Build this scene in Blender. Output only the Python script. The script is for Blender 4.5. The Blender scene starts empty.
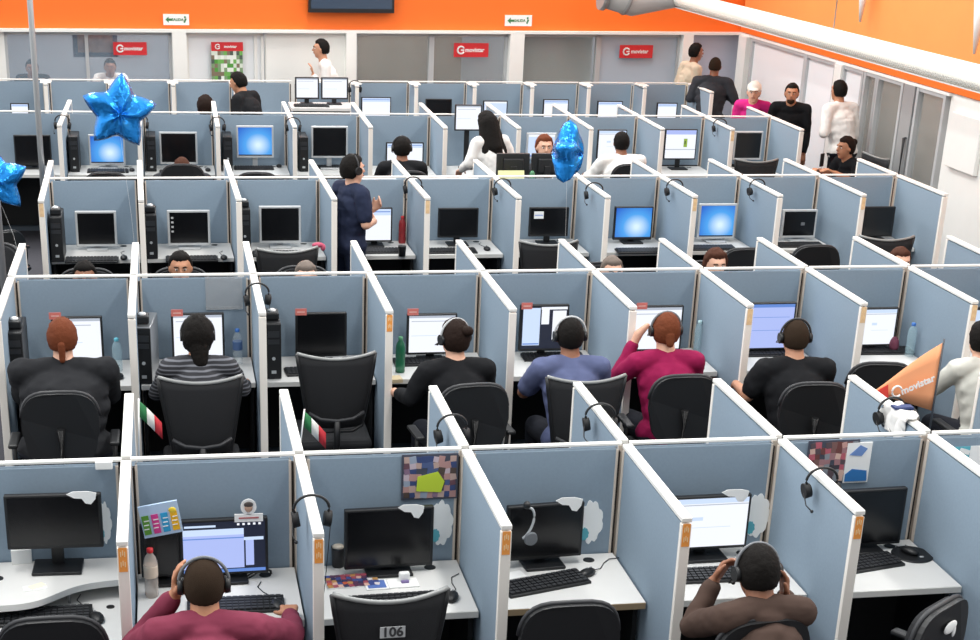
import bpy, bmesh, math, random
from mathutils import Vector, Matrix, Euler
from mathutils import noise as mnoise
random.seed(7)
C = bpy.context.scene.collection
PI = math.pi
# ------------------------------------------------------------------ camera numbers
W = .78                                     # width of one cubicle in metres
F, PITCH, YAW, ROLL, CX, CY = 1527.586, .39712278, .18901822, .03369533, 448.1075, 511.9251
CZ = 1.28 + 3.18792*W
TOP = 1.28; DESK = .711
_cy, _sy, _cp, _sp, _cr, _sr = math.cos(YAW), math.sin(YAW), math.cos(PITCH), math.sin(PITCH), math.cos(ROLL), math.sin(ROLL)
_R = Vector((_cy, -_sy, 0)); _F = Vector((_cp*_sy, _cp*_cy, -_sp)); _U = Vector((_sp*_sy, _sp*_cy, _cp))
CR = _cr*_R + _sr*_U; CU = _cr*_U - _sr*_R
EYE = Vector((0, 0, CZ))
def ray(px, py): return _F + CR*((px-CX)/F) - CU*((py-CY)/F)
def at(px, py, x=None, y=None, z=None):
    d = ray(px, py)
    t = (z-CZ)/d.z if z is not None else (y/d.y if y is not None else x/d.x)
    return EYE + d*t
def on_plane(px, py, p0, n):
    d = ray(px, py); return EYE + d*((p0-EYE).dot(n)/d.dot(n))
# ------------------------------------------------------------------ materials
def lin(c): return tuple(((v/12.92) if v <= .04045 else ((v+.055)/1.055)**2.4) for v in c)
def hx(s): return lin(tuple(int(s[i:i+2], 16)/255 for i in (0, 2, 4)))
MC = {}
def mat(name, col, rough=.6, metal=0, var=0, vscale=40, bump=0, bscale=200, emit=0, spec=.5, alpha=1, trans=0, coat=0):
    if name in MC: return MC[name]
    m = bpy.data.materials.new(name); m.use_nodes = True; nt = m.node_tree; N = nt.nodes; L = nt.links
    b = N['Principled BSDF']; c = hx(col) if isinstance(col, str) else col
    b.inputs['Base Color'].default_value = (*c, 1); b.inputs['Roughness'].default_value = rough
    b.inputs['Metallic'].default_value = metal; b.inputs['Specular IOR Level'].default_value = spec
    if alpha < 1: b.inputs['Alpha'].default_value = alpha
    if coat: b.inputs['Coat Weight'].default_value = coat
    if emit:
        b.inputs['Emission Color'].default_value = (*c, 1); b.inputs['Emission Strength'].default_value = emit
        b.inputs['Base Color'].default_value = (.01, .01, .01, 1)
    if var or bump:
        tc = N.new('ShaderNodeTexCoord')
    if var:
        n = N.new('ShaderNodeTexNoise'); n.inputs['Scale'].default_value = vscale; n.inputs['Detail'].default_value = 4
        L.new(tc.outputs['Object'], n.inputs['Vector'])
        r = N.new('ShaderNodeMapRange'); r.inputs['From Min'].default_value = .3; r.inputs['From Max'].default_value = .7
        r.inputs['To Min'].default_value = 1-var; r.inputs['To Max'].default_value = 1+var
        L.new(n.outputs['Fac'], r.inputs['Value'])
        mx = N.new('ShaderNodeVectorMath'); mx.operation = 'SCALE'; mx.inputs[0].default_value = c
        L.new(r.outputs['Result'], mx.inputs['Scale']); L.new(mx.outputs['Vector'], b.inputs['Base Color'])
    if bump:
        n2 = N.new('ShaderNodeTexNoise'); n2.inputs['Scale'].default_value = bscale; n2.inputs['Detail'].default_value = 3
        L.new(tc.outputs['Object'], n2.inputs['Vector'])
        bp = N.new('ShaderNodeBump'); bp.inputs['Strength'].default_value = bump; bp.inputs['Distance'].default_value = .01
        L.new(n2.outputs['Fac'], bp.inputs['Height']); L.new(bp.outputs['Normal'], b.inputs['Normal'])
    MC[name] = m; return m
def cloth(name, col, rough=.85, fold=.35):
    return mat('cloth_'+name, col, rough, var=.07, vscale=9, bump=fold, bscale=11, spec=.2)
FAB = mat('panel_fabric', '8d9ead', .9, var=.025, vscale=60, bump=.15, bscale=400, spec=.15)
CAP = mat('panel_cap', 'ecebe6', .45)
POST = mat('panel_post', 'f3eee6', .5)
STILE = mat('panel_stile', 'cfc4b8', .5)
GAP = mat('panel_gap', '2a2522', .8)
KICK = mat('panel_kick', '55606b', .7)
LAM = mat('white_laminate', 'dad9d6', .4, var=.02, vscale=8)
EDGE = mat('desk_edge', 'd8d6d0', .45)
EDGEB = mat('desk_edge_brown', 'a08a6c', .5)
BLK = mat('black_plastic', '17181a', .45)
BLKM = mat('black_matte', '121315', .7)
DGR = mat('dark_grey_plastic', '2c2d30', .5)
GRYP = mat('grey_plastic', '6f7276', .5)
LGR = mat('light_grey_plastic', 'b9bbbc', .45)
SILV = mat('silver_plastic', 'c3c5c6', .35, metal=.1)
STEEL = mat('brushed_steel', '9a9c9e', .35, metal=.8)
WHT = mat('white_plastic', 'eeeeec', .4)
PAPER = mat('white_paper', 'f2f2f0', .8)
MESHF = mat('chair_mesh', '1b1c1f', .8, bump=.3, bscale=300)
CHF = mat('chair_fabric', '1e1f22', .85, bump=.3, bscale=250)
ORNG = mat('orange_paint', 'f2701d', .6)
ORNG_LIT = mat('orange_paint_lit', 'f59a52', .6, var=.02, vscale=3)  # the same orange, with the light washing the upper wall put into its colour
WALLW = mat('white_wall', 'eeede8', .7, var=.015, vscale=4)
RED = mat('red_sign', 'd42a30', .45)
OFF = mat('screen_off', '0c0d10', .22)
OFFG = mat('screen_off_grey', '17181a', .25)
S_WHITE = mat('screen_white', 'eef2fb', emit=1.0)
S_LAV = mat('screen_lavender', 'a9b8ee', emit=1.0)
S_PALE = mat('screen_pale_blue', 'c8daf6', emit=1.0)
S_BLUE = mat('screen_blue_bar', '5f86d0', emit=1.0)
S_NAVY = mat('screen_navy', '10182e', emit=1.0)
S_GREY = mat('screen_grey', 'aeb6c4', emit=1.0)
S_GRN = mat('screen_green', '8aa838', emit=1.0)
def desktop_mat():
    m = bpy.data.materials.new('screen_desktop_wallpaper'); m.use_nodes = True; nt = m.node_tree; N = nt.nodes; L = nt.links
    b = N['Principled BSDF']; b.inputs['Base Color'].default_value = (.01, .01, .01, 1)
    tc = N.new('ShaderNodeTexCoord'); mp = N.new('ShaderNodeMapping'); mp.inputs['Location'].default_value = (-.62, 0, -.36)
    L.new(tc.outputs['Generated'], mp.inputs['Vector'])
    g = N.new('ShaderNodeTexGradient'); g.gradient_type = 'SPHERICAL'
    mp.inputs['Scale'].default_value = (1.05, 0, .95); L.new(mp.outputs['Vector'], g.inputs['Vector'])
    cr = N.new('ShaderNodeValToRGB'); e = cr.color_ramp.elements
    e[0].position = .15; e[0].color = (*hx('1257c8'), 1); e[1].position = .95; e[1].color = (*hx('d8f0ff'), 1)
    k = cr.color_ramp.elements.new(.6); k.color = (*hx('4aa2ee'), 1)
    L.new(g.outputs['Fac'], cr.inputs['Fac']); L.new(cr.outputs['Color'], b.inputs['Emission Color']); b.inputs['Emission Strength'].default_value = .95
    return m
S_DESK = desktop_mat()
def glass_mat(name, col, op, rough=.08):
    m = bpy.data.materials.new(name); m.use_nodes = True; nt = m.node_tree; N = nt.nodes; L = nt.links
    b = N['Principled BSDF']; b.inputs['Base Color'].default_value = (*hx(col), 1); b.inputs['Roughness'].default_value = rough
    t = N.new('ShaderNodeBsdfTransparent'); mx = N.new('ShaderNodeMixShader'); mx.inputs['Fac'].default_value = op
    L.new(t.outputs[0], mx.inputs[1]); L.new(b.outputs[0], mx.inputs[2]); L.new(mx.outputs[0], N['Material Output'].inputs['Surface'])
    return m
GL_BLUE = glass_mat('pane_bluish', 'a9bccb', .25)
GL_GREY = glass_mat('pane_grey', '9a9f9c', .25)
GL_FROST = glass_mat('pane_frosted', 'bccbd8', .9, .5)
GL_LILAC = glass_mat('pane_lilac', 'b9bccb', .92, .5)
GL_WHITE = glass_mat('pane_white_frosted', 'f4f6f8', .96, .4)
PET = glass_mat('clear_bottle_plastic', 'dde8ec', .18, .15)
PETB = glass_mat('blue_bottle_plastic', 'bfe0ea', .28, .15)
PETG = glass_mat('green_tumbler_plastic', '1f6a48', .85, .3)
PLEX = glass_mat('clear_holder_plastic', 'c5c9cc', .35, .2)
# ------------------------------------------------------------------ mesh builder
class MB:
    def __init__(s): s.bm = bmesh.new(); s.mats = []
    def mi(s, m):
        if m not in s.mats: s.mats.append(m)
        return s.mats.index(m)
    def _fin(s, vs, m, M=None):
        if M is not None: bmesh.ops.transform(s.bm, matrix=M, verts=vs)
        i = s.mi(m); fs = set()
        for v in vs:
            for f in v.link_faces: fs.add(f)
        for f in fs: f.material_index = i
    def box(s, c, d, m, rot=None, bev=0):
        r = bmesh.ops.create_cube(s.bm, size=1); vs = r['verts']
        bmesh.ops.scale(s.bm, vec=Vector(d), verts=vs)
        if bev:
            es = list({e for v in vs for e in v.link_edges})
            g = bmesh.ops.bevel(s.bm, geom=es, offset=bev, segments=2, affect='EDGES', profile=.5)
            vs = list({v for f in g['faces'] for v in f.verts} | {v for v in vs if v.is_valid})
            st = list(vs); seen = set(vs)
            while st:
                v = st.pop()
                for e in v.link_edges:
                    o = e.other_vert(v)
                    if o not in seen: seen.add(o); st.append(o)
            vs = list(seen)
        M = Matrix.Translation(Vector(c))
        if rot: M = M @ Euler(rot).to_matrix().to_4x4()
        s._fin(vs, m, M); return s
    def ell(s, c, r, m, rot=None, sub=2, smooth=True):
        q = bmesh.ops.create_icosphere(s.bm, subdivisions=sub, radius=1); vs = q['verts']
        bmesh.ops.scale(s.bm, vec=Vector(r) if hasattr(r, '__len__') else Vector((r, r, r)), verts=vs)
        M = Matrix.Translation(Vector(c))
        if rot: M = M @ Euler(rot).to_matrix().to_4x4()
        s._fin(vs, m, M)
        if smooth:
            for v in vs:
                for f in v.link_faces: f.smooth = True
        return s
    def cone(s, a, b, r1, r2, m, n=12, caps=True):
        a, b = Vector(a), Vector(b); d = b-a; L = d.length
        if L < 1e-6: return s
        q = bmesh.ops.create_cone(s.bm, cap_ends=caps, segments=n, radius1=max(r1, 1e-4), radius2=max(r2, 1e-4), depth=L); vs = q['verts']
        M = Matrix.Translation((a+b)/2) @ d.to_track_quat('Z', 'Y').to_matrix().to_4x4()
        s._fin(vs, m, M)
        for v in vs:
            for f in v.link_faces:
                if len(f.verts) == 4: f.smooth = True
        return s
    def cap(s, a, b, r1, r2, m, sub=2):                      # tapered capsule
        s.cone(a, b, r1, r2, m, 14); s.ell(a, r1, m, sub=sub); s.ell(b, r2, m, sub=sub); return s
    def tube(s, pts, r, m, n=6):
        P = [Vector(p) for p in pts]; rings = []; up = Vector((0, 0, 1)); i = s.mi(m)
        for k, p in enumerate(P):
            d = (P[min(k+1, len(P)-1)]-P[max(k-1, 0)]).normalized()
            a = d.cross(up)
            if a.length < 1e-3: a = d.cross(Vector((0, 1, 0)))
            a.normalize(); b = d.cross(a).normalized()
            rr = r[k] if hasattr(r, '__len__') else r
            rings.append([s.bm.verts.new(p + a*rr*math.cos(2*PI*j/n) + b*rr*math.sin(2*PI*j/n)) for j in range(n)])
        for k in range(len(P)-1):
            for j in range(n):
                f = s.bm.faces.new((rings[k][j], rings[k][(j+1) % n], rings[k+1][(j+1) % n], rings[k+1][j])); f.material_index = i; f.smooth = True
        for rg in (rings[0], rings[-1][::-1]):
            f = s.bm.faces.new(rg[::-1]); f.material_index = i
        return s
    def lathe(s, prof, m, n=20, c=(0, 0, 0)):                 # prof: (r, z)
        c = Vector(c); i = s.mi(m); rings = []
        for r, z in prof:
            rings.append([s.bm.verts.new(c+Vector((r*math.cos(2*PI*j/n), r*math.sin(2*PI*j/n), z))) for j in range(n)])
        for k in range(len(prof)-1):
            for j in range(n):
                f = s.bm.faces.new((rings[k][j], rings[k][(j+1) % n], rings[k+1][(j+1) % n], rings[k+1][j])); f.material_index = i; f.smooth = True
        f = s.bm.faces.new(rings[0][::-1]); f.material_index = i
        f = s.bm.faces.new(rings[-1]); f.material_index = i
        return s
    def prism(s, pts, y0, y1, m, axis='y'):                   # outline (u, v) thick along an axis
        def P(u, v, t): return (u, t, v) if axis == 'y' else ((u, v, t) if axis == 'z' else (t, u, v))
        i = s.mi(m); a = [s.bm.verts.new(P(u, v, y0)) for u, v in pts]; b = [s.bm.verts.new(P(u, v, y1)) for u, v in pts]
        fs = [s.bm.faces.new(a), s.bm.faces.new(b[::-1])]; n = len(pts)
        for k in range(n): fs.append(s.bm.faces.new((a[k], b[k], b[(k+1) % n], a[(k+1) % n])))
        for f in fs: f.material_index = i
        bmesh.ops.recalc_face_normals(s.bm, faces=fs); return s
    def sheet(s, grid, t, m, smooth=True):                    # grid[i][j] of points -> thick sheet (normal offset t along +y)
        i = s.mi(m); n, k = len(grid), len(grid[0]); off = Vector((0, t, 0)) if not isinstance(t, Vector) else t
        A = [[s.bm.verts.new(Vector(p)) for p in r] for r in grid]; B = [[s.bm.verts.new(Vector(p)+off) for p in r] for r in grid]
        fs = []
        for a in range(n-1):
            for b in range(k-1):
                fs.append(s.bm.faces.new((A[a][b], A[a][b+1], A[a+1][b+1], A[a+1][b])))
                fs.append(s.bm.faces.new((B[a][b], B[a+1][b], B[a+1][b+1], B[a][b+1])))
        bd = [(0, b) for b in range(k)] + [(a, k-1) for a in range(1, n)] + [(n-1, b) for b in range(k-2, -1, -1)] + [(a, 0) for a in range(n-2, 0, -1)]
        for q in range(len(bd)):
            (a, b), (c, d) = bd[q], bd[(q+1) % len(bd)]
            fs.append(s.bm.faces.new((A[a][b], B[a][b], B[c][d], A[c][d])))
        for f in fs: f.material_index = i; f.smooth = smooth
        bmesh.ops.recalc_face_normals(s.bm, faces=fs); return s
    def mesh(s, name):
        me = bpy.data.meshes.new(name); s.bm.to_mesh(me); s.bm.free()
        for m in s.mats: me.materials.append(m)
        return me
    def build(s, name, parent=None, loc=None, rz=0):
        o = bpy.data.objects.new(name, s.mesh(name)); C.objects.link(o)
        if parent: o.parent = parent
        if loc is not None: o.location = loc
        if rz: o.rotation_euler = (0, 0, rz)
        return o
def tag(o, label=None, cat=None, group=None, kind=None):
    for k, v in (('label', label), ('category', cat), ('group', group), ('kind', kind)):
        if v: o[k] = v
    return o
def empty(name, loc=(0, 0, 0), rz=0, label=None, cat=None, group=None):
    o = bpy.data.objects.new(name, None); C.objects.link(o); o.empty_display_size = .1
    o.location = loc; o.rotation_euler = (0, 0, rz); return tag(o, label, cat, group)
KIDS = {}
def kids(o): return [c for c in o.children]
def copy_tree(o, parent=None):
    c = o.copy(); C.objects.link(c)
    if parent: c.parent = parent
    for ch in list(o.children): copy_tree(ch, c)
    return c
PROTO = {}
def proto(key, fn, loc, rz=0, label=None, cat=None, group=None, sc=None):
    """first use: the thing itself; after that: copies of it and its parts"""
    if key not in PROTO: o = PROTO[key] = fn()
    else: o = copy_tree(PROTO[key])
    o.location = loc; o.rotation_euler = (0, 0, rz)
    if sc: o.scale = (sc,)*3 if not hasattr(sc, '__len__') else sc
    for k in ('label', 'category', 'group'):
        if k in o: del o[k]
    return tag(o, label, cat, group)
def remeshed(mb, name, voxel, smooth=2, disp=0):
    """union of overlapping closed shapes into one continuous surface"""
    me = mb.mesh(name+'_raw'); o = bpy.data.objects.new('tmp', me); C.objects.link(o)
    m = o.modifiers.new('r', 'REMESH'); m.mode = 'VOXEL'; m.voxel_size = voxel; m.use_smooth_shade = True
    if smooth:
        s = o.modifiers.new('s', 'SMOOTH'); s.factor = .5; s.iterations = smooth
    dg = bpy.context.evaluated_depsgraph_get()
    out = bpy.data.meshes.new_from_object(o.evaluated_get(dg), depsgraph=dg); out.name = name
    mm = list(me.materials)
    bpy.data.objects.remove(o); bpy.data.meshes.remove(me)
    out.materials.clear(); out.materials.append(mm[0])
    if disp:
        nn = [v.normal.copy() for v in out.vertices]; cc = [v.co.copy() for v in out.vertices]
        for v, a, c in zip(out.vertices, nn, cc):
            v.co = c+a*disp*(mnoise.noise(c*11)*.7+mnoise.noise(c*25)*.3)
    return out
def mobj(name, me, parent=None, label=None):
    o = bpy.data.objects.new(name, me); C.objects.link(o)
    if parent: o.parent = parent
    if label: o['label'] = label
    return o
def text_into(mb, s, size, m, M, thick=.001, italic=0):
    cu = bpy.data.curves.new('txt', 'FONT'); cu.body = s; cu.size = size; cu.extrude = thick; cu.align_x = 'CENTER'; cu.align_y = 'CENTER'; cu.shear = italic; cu.offset = size*.028; cu.resolution_u = 3
    o = bpy.data.objects.new('txt', cu); C.objects.link(o); dg = bpy.context.evaluated_depsgraph_get()
    me = bpy.data.meshes.new_from_object(o.evaluated_get(dg), depsgraph=dg); bpy.data.objects.remove(o)
    me.transform(M); n0 = len(mb.bm.faces); mb.bm.from_mesh(me); bpy.data.meshes.remove(me); i = mb.mi(m)
    mb.bm.faces.ensure_lookup_table()
    for f in mb.bm.faces[n0:]: f.material_index = i
FACE = Matrix.Rotation(PI/2, 4, 'X')                          # text standing up, read from -y
# ------------------------------------------------------------------ words for places
ORD = ['first', 'second', 'third', 'fourth', 'fifth', 'sixth', 'seventh', 'eighth', 'ninth', 'tenth', 'eleventh', 'twelfth']
ROWN = {'A': 'front row', 'B': 'second row', 'C': 'third row', 'D': 'fourth row', 'E': 'back row'}
FIRST = {'A': -1, 'B': 0, 'C': 0, 'D': -1, 'E': 0}
def where(r, k): return f"in {ORD[k-FIRST[r]]} cubicle from left, {ROWN[r]}"
# rows: node X at j, node Y at j, stub length, divider length
RP = {'A': (2.70882, 8.45142, .99974, -.00102, 3, .90, .91), 'B': (3.6731, 12.7727, .99211, -.00227, 5, .90, .95),
      'C': (3.6933, 17.1747, .9921, .01501, 5, .80, .92), 'D': (3.76, 21.905, 1.016, -.0106, 5, .82, .92)}
EPX = [(46, 80), (107, 80), (168, 80), (226, 80), (288, 80), (352, 80), (407, 81), (466, 81), (524, 81), (580, 82), (636, 82), (692, 83)]
def node(r, j):
    if r == 'E':
        X = -1.38+.75*(j); return Vector((X, 19.78+.028*X, 0))
    x, y, w, sk, off, s, d = RP[r]; return Vector(((x+(j-off)*w)*W, (y+(j-off)*sk)*W, 0))
def ang(r): return math.atan2(.028, 1) if r == 'E' else math.atan2(RP[r][3], RP[r][2])
def ry(r, k): return (node(r, k).y+node(r, k+1).y)/2
TH = .05
# ------------------------------------------------------------------ partitions
def mk_back(L):
    def f():
        r = empty('partition_panel')
        MB().box((0, 0, .68), (L-.075, .036, 1.14), FAB).build('fabric_face', r)
        MB().box((0, 0, TOP-.007), (L-.04, .030, .014), CAP, bev=.003).build('top_cap', r)
        for sx in (-1, 1):
            MB().box((sx*(L/2-.043), 0, .634), (.012, TH-.01, 1.232), STILE, bev=.002).box((sx*(L/2-.031), 0, .634), (.012, TH-.026, 1.2), GAP).build('edge_post', r)
        MB().box((0, 0, .055), (L-.05, .04, .11), KICK).build('kick_plate', r)
        return r
    return f
def mk_div(L, tagged, sgn):
    def f():
        r = empty('divider_panel'); y0 = TH/2+.002
        MB().box((0, sgn*(y0+L/2), .68), (.036, L-.05, 1.14), FAB).build('fabric_face', r)
        MB().box((0, sgn*(y0+L/2), TOP-.011), (.046, L, .022), CAP, bev=.004).build('top_cap', r)
        MB().box((0, sgn*(y0+L-.014), .632), (.045, .028, 1.236), POST, bev=.003).build('end_post', r)
        MB().box((0, sgn*(y0+L/2), .055), (.04, L-.05, .11), KICK).build('kick_plate', r)
        MB().box((0, sgn*(y0+.013), .632), (.044, .026, 1.236), STILE, bev=.002).build('corner_post', r)
        if tagged:
            y = sgn*(y0+L+.001)
            m = MB().box((0, y, 1.20), (.034, .002, .105), mat('orange_tag' if tagged == 1 else 'faded_tag', 'f3a04c' if tagged == 1 else 'e8c79c', .6))
            for k, z in enumerate((1.225, 1.18)):
                for a in range(3): m.box((-.008+a*.008, y-.001*1, z+(a % 2)*.006), (.004, .002, .022), mat('tag_print', 'f6d9a8', .6))
            m.build('number_tag', r)
        return r
    return f
def gen_row(r, j0, j1, front=True, rear=True, tags={}, skip_back=()):
    sl, dl = (RP[r][5], RP[r][6]) if r in RP else (.5, .5)
    a = ang(r)
    for j in range(j0, j1+1):
        p = node(r, j); nm = f"the {ORD[max(0, min(11, j-j0))]} divider line from left, {ROWN[r]}"
        if front:
            t = tags.get(j, 0); L = dl
            proto(('df', r, L, t), mk_div(L, t, -1), p, a, f"blue-grey fabric divider facing the camera side, {nm.replace('the ', '')}", 'partition', 'fabric dividers between the cubicles')
        if rear:
            proto(('dr', r), mk_div(sl, 0, 1), p, a, f"blue-grey fabric divider stub behind panels, {nm.replace('the ', '')}", 'partition', 'fabric dividers between the cubicles')
        if j < j1 and j not in skip_back:
            q = node(r, j+1); L = (q-p).length
            proto(('b', r), mk_back(L), (p+q)/2, a, f"blue-grey fabric partition behind the desk {where(r, j)}", 'partition', 'fabric partitions behind the desks')
A0X = -1
gen_row('A', -1, 6, tags={0: 1, 1: 1, 2: 1, 3: 1, 4: 1, 5: 1})
gen_row('B', 0, 10, tags={3: 1, 7: 2, 6: 2, 8: 2, 4: 0})
gen_row('C', 0, 10, tags={0: 2, 4: 2, 7: 2, 9: 2})
gen_row('D', -1, 10, tags={9: 2})
# back row: short dividers with wide white caps
for j in range(-1, 12):
    p = node('E', j); a = ang('E')
    if j == 11:
        proto(('df', 'E', .85), mk_div(.85, 0, -1), p, a, 'long blue-grey end divider closing the right end of the back row', 'partition', 'fabric dividers between the cubicles')
    elif j in (4,): pass
    else:
        def mk():
            r = mk_div(.42, 0, -1)()
            MB().box((0, -.3, TOP+.006), (.13, .2, .012), CAP, bev=.003).build('wide_cap', r); return r
        proto(('df', 'E', .42), mk, p, a, f"short blue-grey divider with wide white cap, {ORD[j+1]} in the back row", 'partition', 'short dividers of the back row')
    if j < 11:
        q = node('E', j+1)
        proto(('b', 'E'), mk_back((q-p).length), (p+q)/2, a, f"blue-grey fabric partition behind {ORD[j+1]} place of the back row", 'partition', 'fabric partitions behind the desks')
# ------------------------------------------------------------------ desks
DD = .557
def mk_desk(L, em):
    def f():
        r = empty('desk')
        MB().box((0, -TH/2-DD/2, DESK-.016), (L-TH-.006, DD-.004, .032), LAM, bev=.002).build('desktop', r)
        MB().box((0, -TH/2-DD-.002, DESK-.016), (L-TH-.008, .004, .03), em).build('edge_band', r)
        for sx in (-1, 1): MB().box((sx*(L/2-.045), -TH/2-.25, .345), (.022, .44, .69), BLKM).build('leg', r)
        MB().box((0, -TH/2-.02, .37), (L-.07, .015, .6), BLKM).build('under_desk_shade', r)  # black board added to give the deep shade under the desk
        MB().cone((.22, -.1, DESK-.001), (.22, -.1, DESK+.002), .028, .028, BLK, 16).build('grommet', r)
        return r
    return f
for r, k0, k1 in (('A', 0, 5), ('B', 0, 9), ('C', 0, 9), ('D', -1, 9)):
    for k in range(k0, k1+1):
        p, q = node(r, k), node(r, k+1)
        br = r == 'A' and k == 2
        proto(('desk', r, br), mk_desk((q-p).length, EDGEB if br else EDGE), (p+q)/2, ang(r),
              ('white laminate desk with brown front edge ' if br else 'white laminate desk ') + where(r, k), 'desk', 'white cubicle desks')
for k in range(-1, 11):
    if k == 4: continue
    p, q = node('E', k), node('E', k+1)
    proto(('desk', 'E'), mk_desk((q-p).length, EDGE), (p+q)/2, ang('E'), f"white laminate desk at {ORD[k+1]} place of the back row", 'desk', 'white cubicle desks')
# first cubicle of the front row: straight keyboard desk with a raised wavy monitor shelf
p, q = node('A', -1), node('A', 0); yb = p.y-TH/2
dk = empty('desk', ((p.x+q.x)/2, p.y, 0), 0, 'white desk under the wavy raised shelf in the leftmost front cubicle', 'desk')
MB().box((0, -TH/2-.42, DESK-.016), (W-.056, .83, .032), LAM, bev=.002).build('desktop', dk)
for sx in (-1, 1): MB().box((sx*.33, -.4, .345), (.022, .7, .69), DGR).build('leg', dk)
MB().cone((.3, -.36, DESK-.001), (.3, -.36, DESK+.003), .018, .018, BLK, 16).build('grommet', dk)
rs = empty('monitor_shelf', ((p.x+q.x)/2, p.y, 0), 0, 'white raised monitor shelf with wavy front edge, leftmost front cubicle', 'shelf')
zs = .80; xl, xr = -W/2+.028, W/2-.028
edge = []
for i in range(25):
    t = i/24; x = xl+(xr-xl)*t; sm = 1/(1+math.exp(-(t-.60)*13)); edge.append((x, -TH/2-.47*(1-sm)-.235*sm+.015*math.sin(t*6)))
MB().prism([(xl, -TH/2-.002), (xr, -TH/2-.002)]+edge[::-1], zs-.03, zs, LAM, axis='z').build('shelf_top', rs)
for x, y in ((-.1, -.36), (.12, -.3), (.3, -.1), (-.3, -.1)): MB().cone((x, y, DESK), (x, y, zs-.028), .006, .006, STEEL, 8).build('bracket', rs)
MB().cone((-.19, -.2, zs-.001), (-.19, -.2, zs+.003), .025, .025, BLK, 16).build('grommet', rs)
# ------------------------------------------------------------------ monitors
def screen_mesh(mb, w, h, kind, y):
    def R(u0, v0, u1, v1, m, k=1): mb.box(((u0+u1-1)/2*w, y-.0006*k, (v0+v1-1)/2*h), (abs(u1-u0)*w, .001, abs(v1-v0)*h), m)
    if kind == 'off': R(0, 0, 1, 1, OFF)
    elif kind == 'offg': R(0, 0, 1, 1, OFFG)
    elif kind == 'offnote':
        R(0, 0, 1, 1, OFF); R(.08, .62, .34, .9, PAPER, 2); R(.1, .74, .32, .77, S_BLUE, 3)
    elif kind == 'officons':
        R(0, 0, 1, 1, OFF)
        for i in range(4): R(.04, .8-.15*i, .1, .86-.15*i, LGR, 2)
    elif kind == 'offlogo':
        R(0, 0, 1, 1, OFF); R(.55, .42, .68, .55, GRYP, 2)
    elif kind == 'desk': R(0, 0, 1, 1, S_DESK); R(0, 0, 1, .04, S_NAVY, 2)
    elif kind == 'white': R(0, 0, 1, 1, S_WHITE); R(0, .94, 1, 1, S_GREY, 2); R(.05, .84, .8, .86, S_GREY, 2); R(.05, .45, .6, .465, S_PALE, 2)
    elif kind == 'doc': R(0, 0, 1, 1, S_WHITE); R(0, .9, 1, 1, S_PALE, 2); R(0, .86, 1, .88, S_GREY, 2); R(.3, .55, .45, .62, S_PALE, 2); R(.3, .4, .8, .41, S_PALE, 2)
    elif kind == 'lav': R(0, 0, 1, 1, S_LAV); R(0, .93, 1, 1, S_BLUE, 2); R(.05, .7, .9, .71, S_BLUE, 2); R(.05, .4, .7, .41, S_BLUE, 2)
    elif kind == 'pale': R(0, 0, 1, 1, S_PALE); R(0, .9, 1, 1, S_WHITE, 2); R(.25, .6, .4, .72, S_BLUE, 2); R(0, 0, 1, .05, S_BLUE, 2)
    elif kind == 'panes':
        R(0, 0, 1, 1, S_NAVY); R(.02, .08, .4, .97, S_PALE, 2); R(.03, .1, .39, .13, S_BLUE, 3); R(.42, .93, 1, .99, S_WHITE, 2); R(.43, .58, .6, .93, S_WHITE, 2); R(.68, .2, .98, .9, S_WHITE, 2)
    elif kind == 'blue_windows':
        R(0, 0, 1, 1, S_NAVY); R(0, .08, .74, .86, S_LAV, 2); R(0, .74, .74, .86, S_PALE, 3); R(.02, .9, .4, .94, S_PALE, 2); R(.76, .12, .86, .62, S_LAV, 3); R(.74, .62, .98, .68, S_PALE, 2)
        R(0, .67, .74, .69, S_BLUE, 4); R(.0, 0, 1, .06, S_BLUE, 2)
        for i in range(5): R(.66+.065*i, .92, .69+.065*i, .96, S_WHITE, 3)
    elif kind == 'bars':
        R(0, 0, 1, 1, S_WHITE); R(0, .85, 1, 1, S_LAV, 2); R(.6, .4, .72, .7, S_GRN, 2); R(0, .3, 1, .33, S_GREY, 2); R(.63, .5, .66, .62, S_NAVY, 3)
    elif kind == 'tab': R(0, 0, 1, 1, S_WHITE); R(0, .8, 1, 1, S_PALE, 2); R(.02, .9, .98, .93, S_BLUE, 3)
def mk_mon(w, h, zc, kind, fm, bez=.018, basec=None):
    """base on the desk at z=0, screen centre at zc"""
    def f():
        r = empty('monitor'); bm_ = basec or fm
        m = MB().box((0, 0, zc), (w, .034, h), fm, bev=.006).box((0, .028, zc), (w*.6, .03, h*.6), fm, bev=.01); m.build('frame', r)
        s = MB(); screen_mesh(s, w-2*bez, h-2*bez, kind, 0); s.build('screen', r, loc=(0, -.0175, zc+.003))
        MB().box((0, .045, zc/2), (.055, .022, zc), bm_, bev=.004).build('stand', r)
        MB().box((0, .012, .008), (w*.52, .16, .014), bm_, bev=.005).build('base', r)
        return r
    return f
MONS = []
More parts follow.
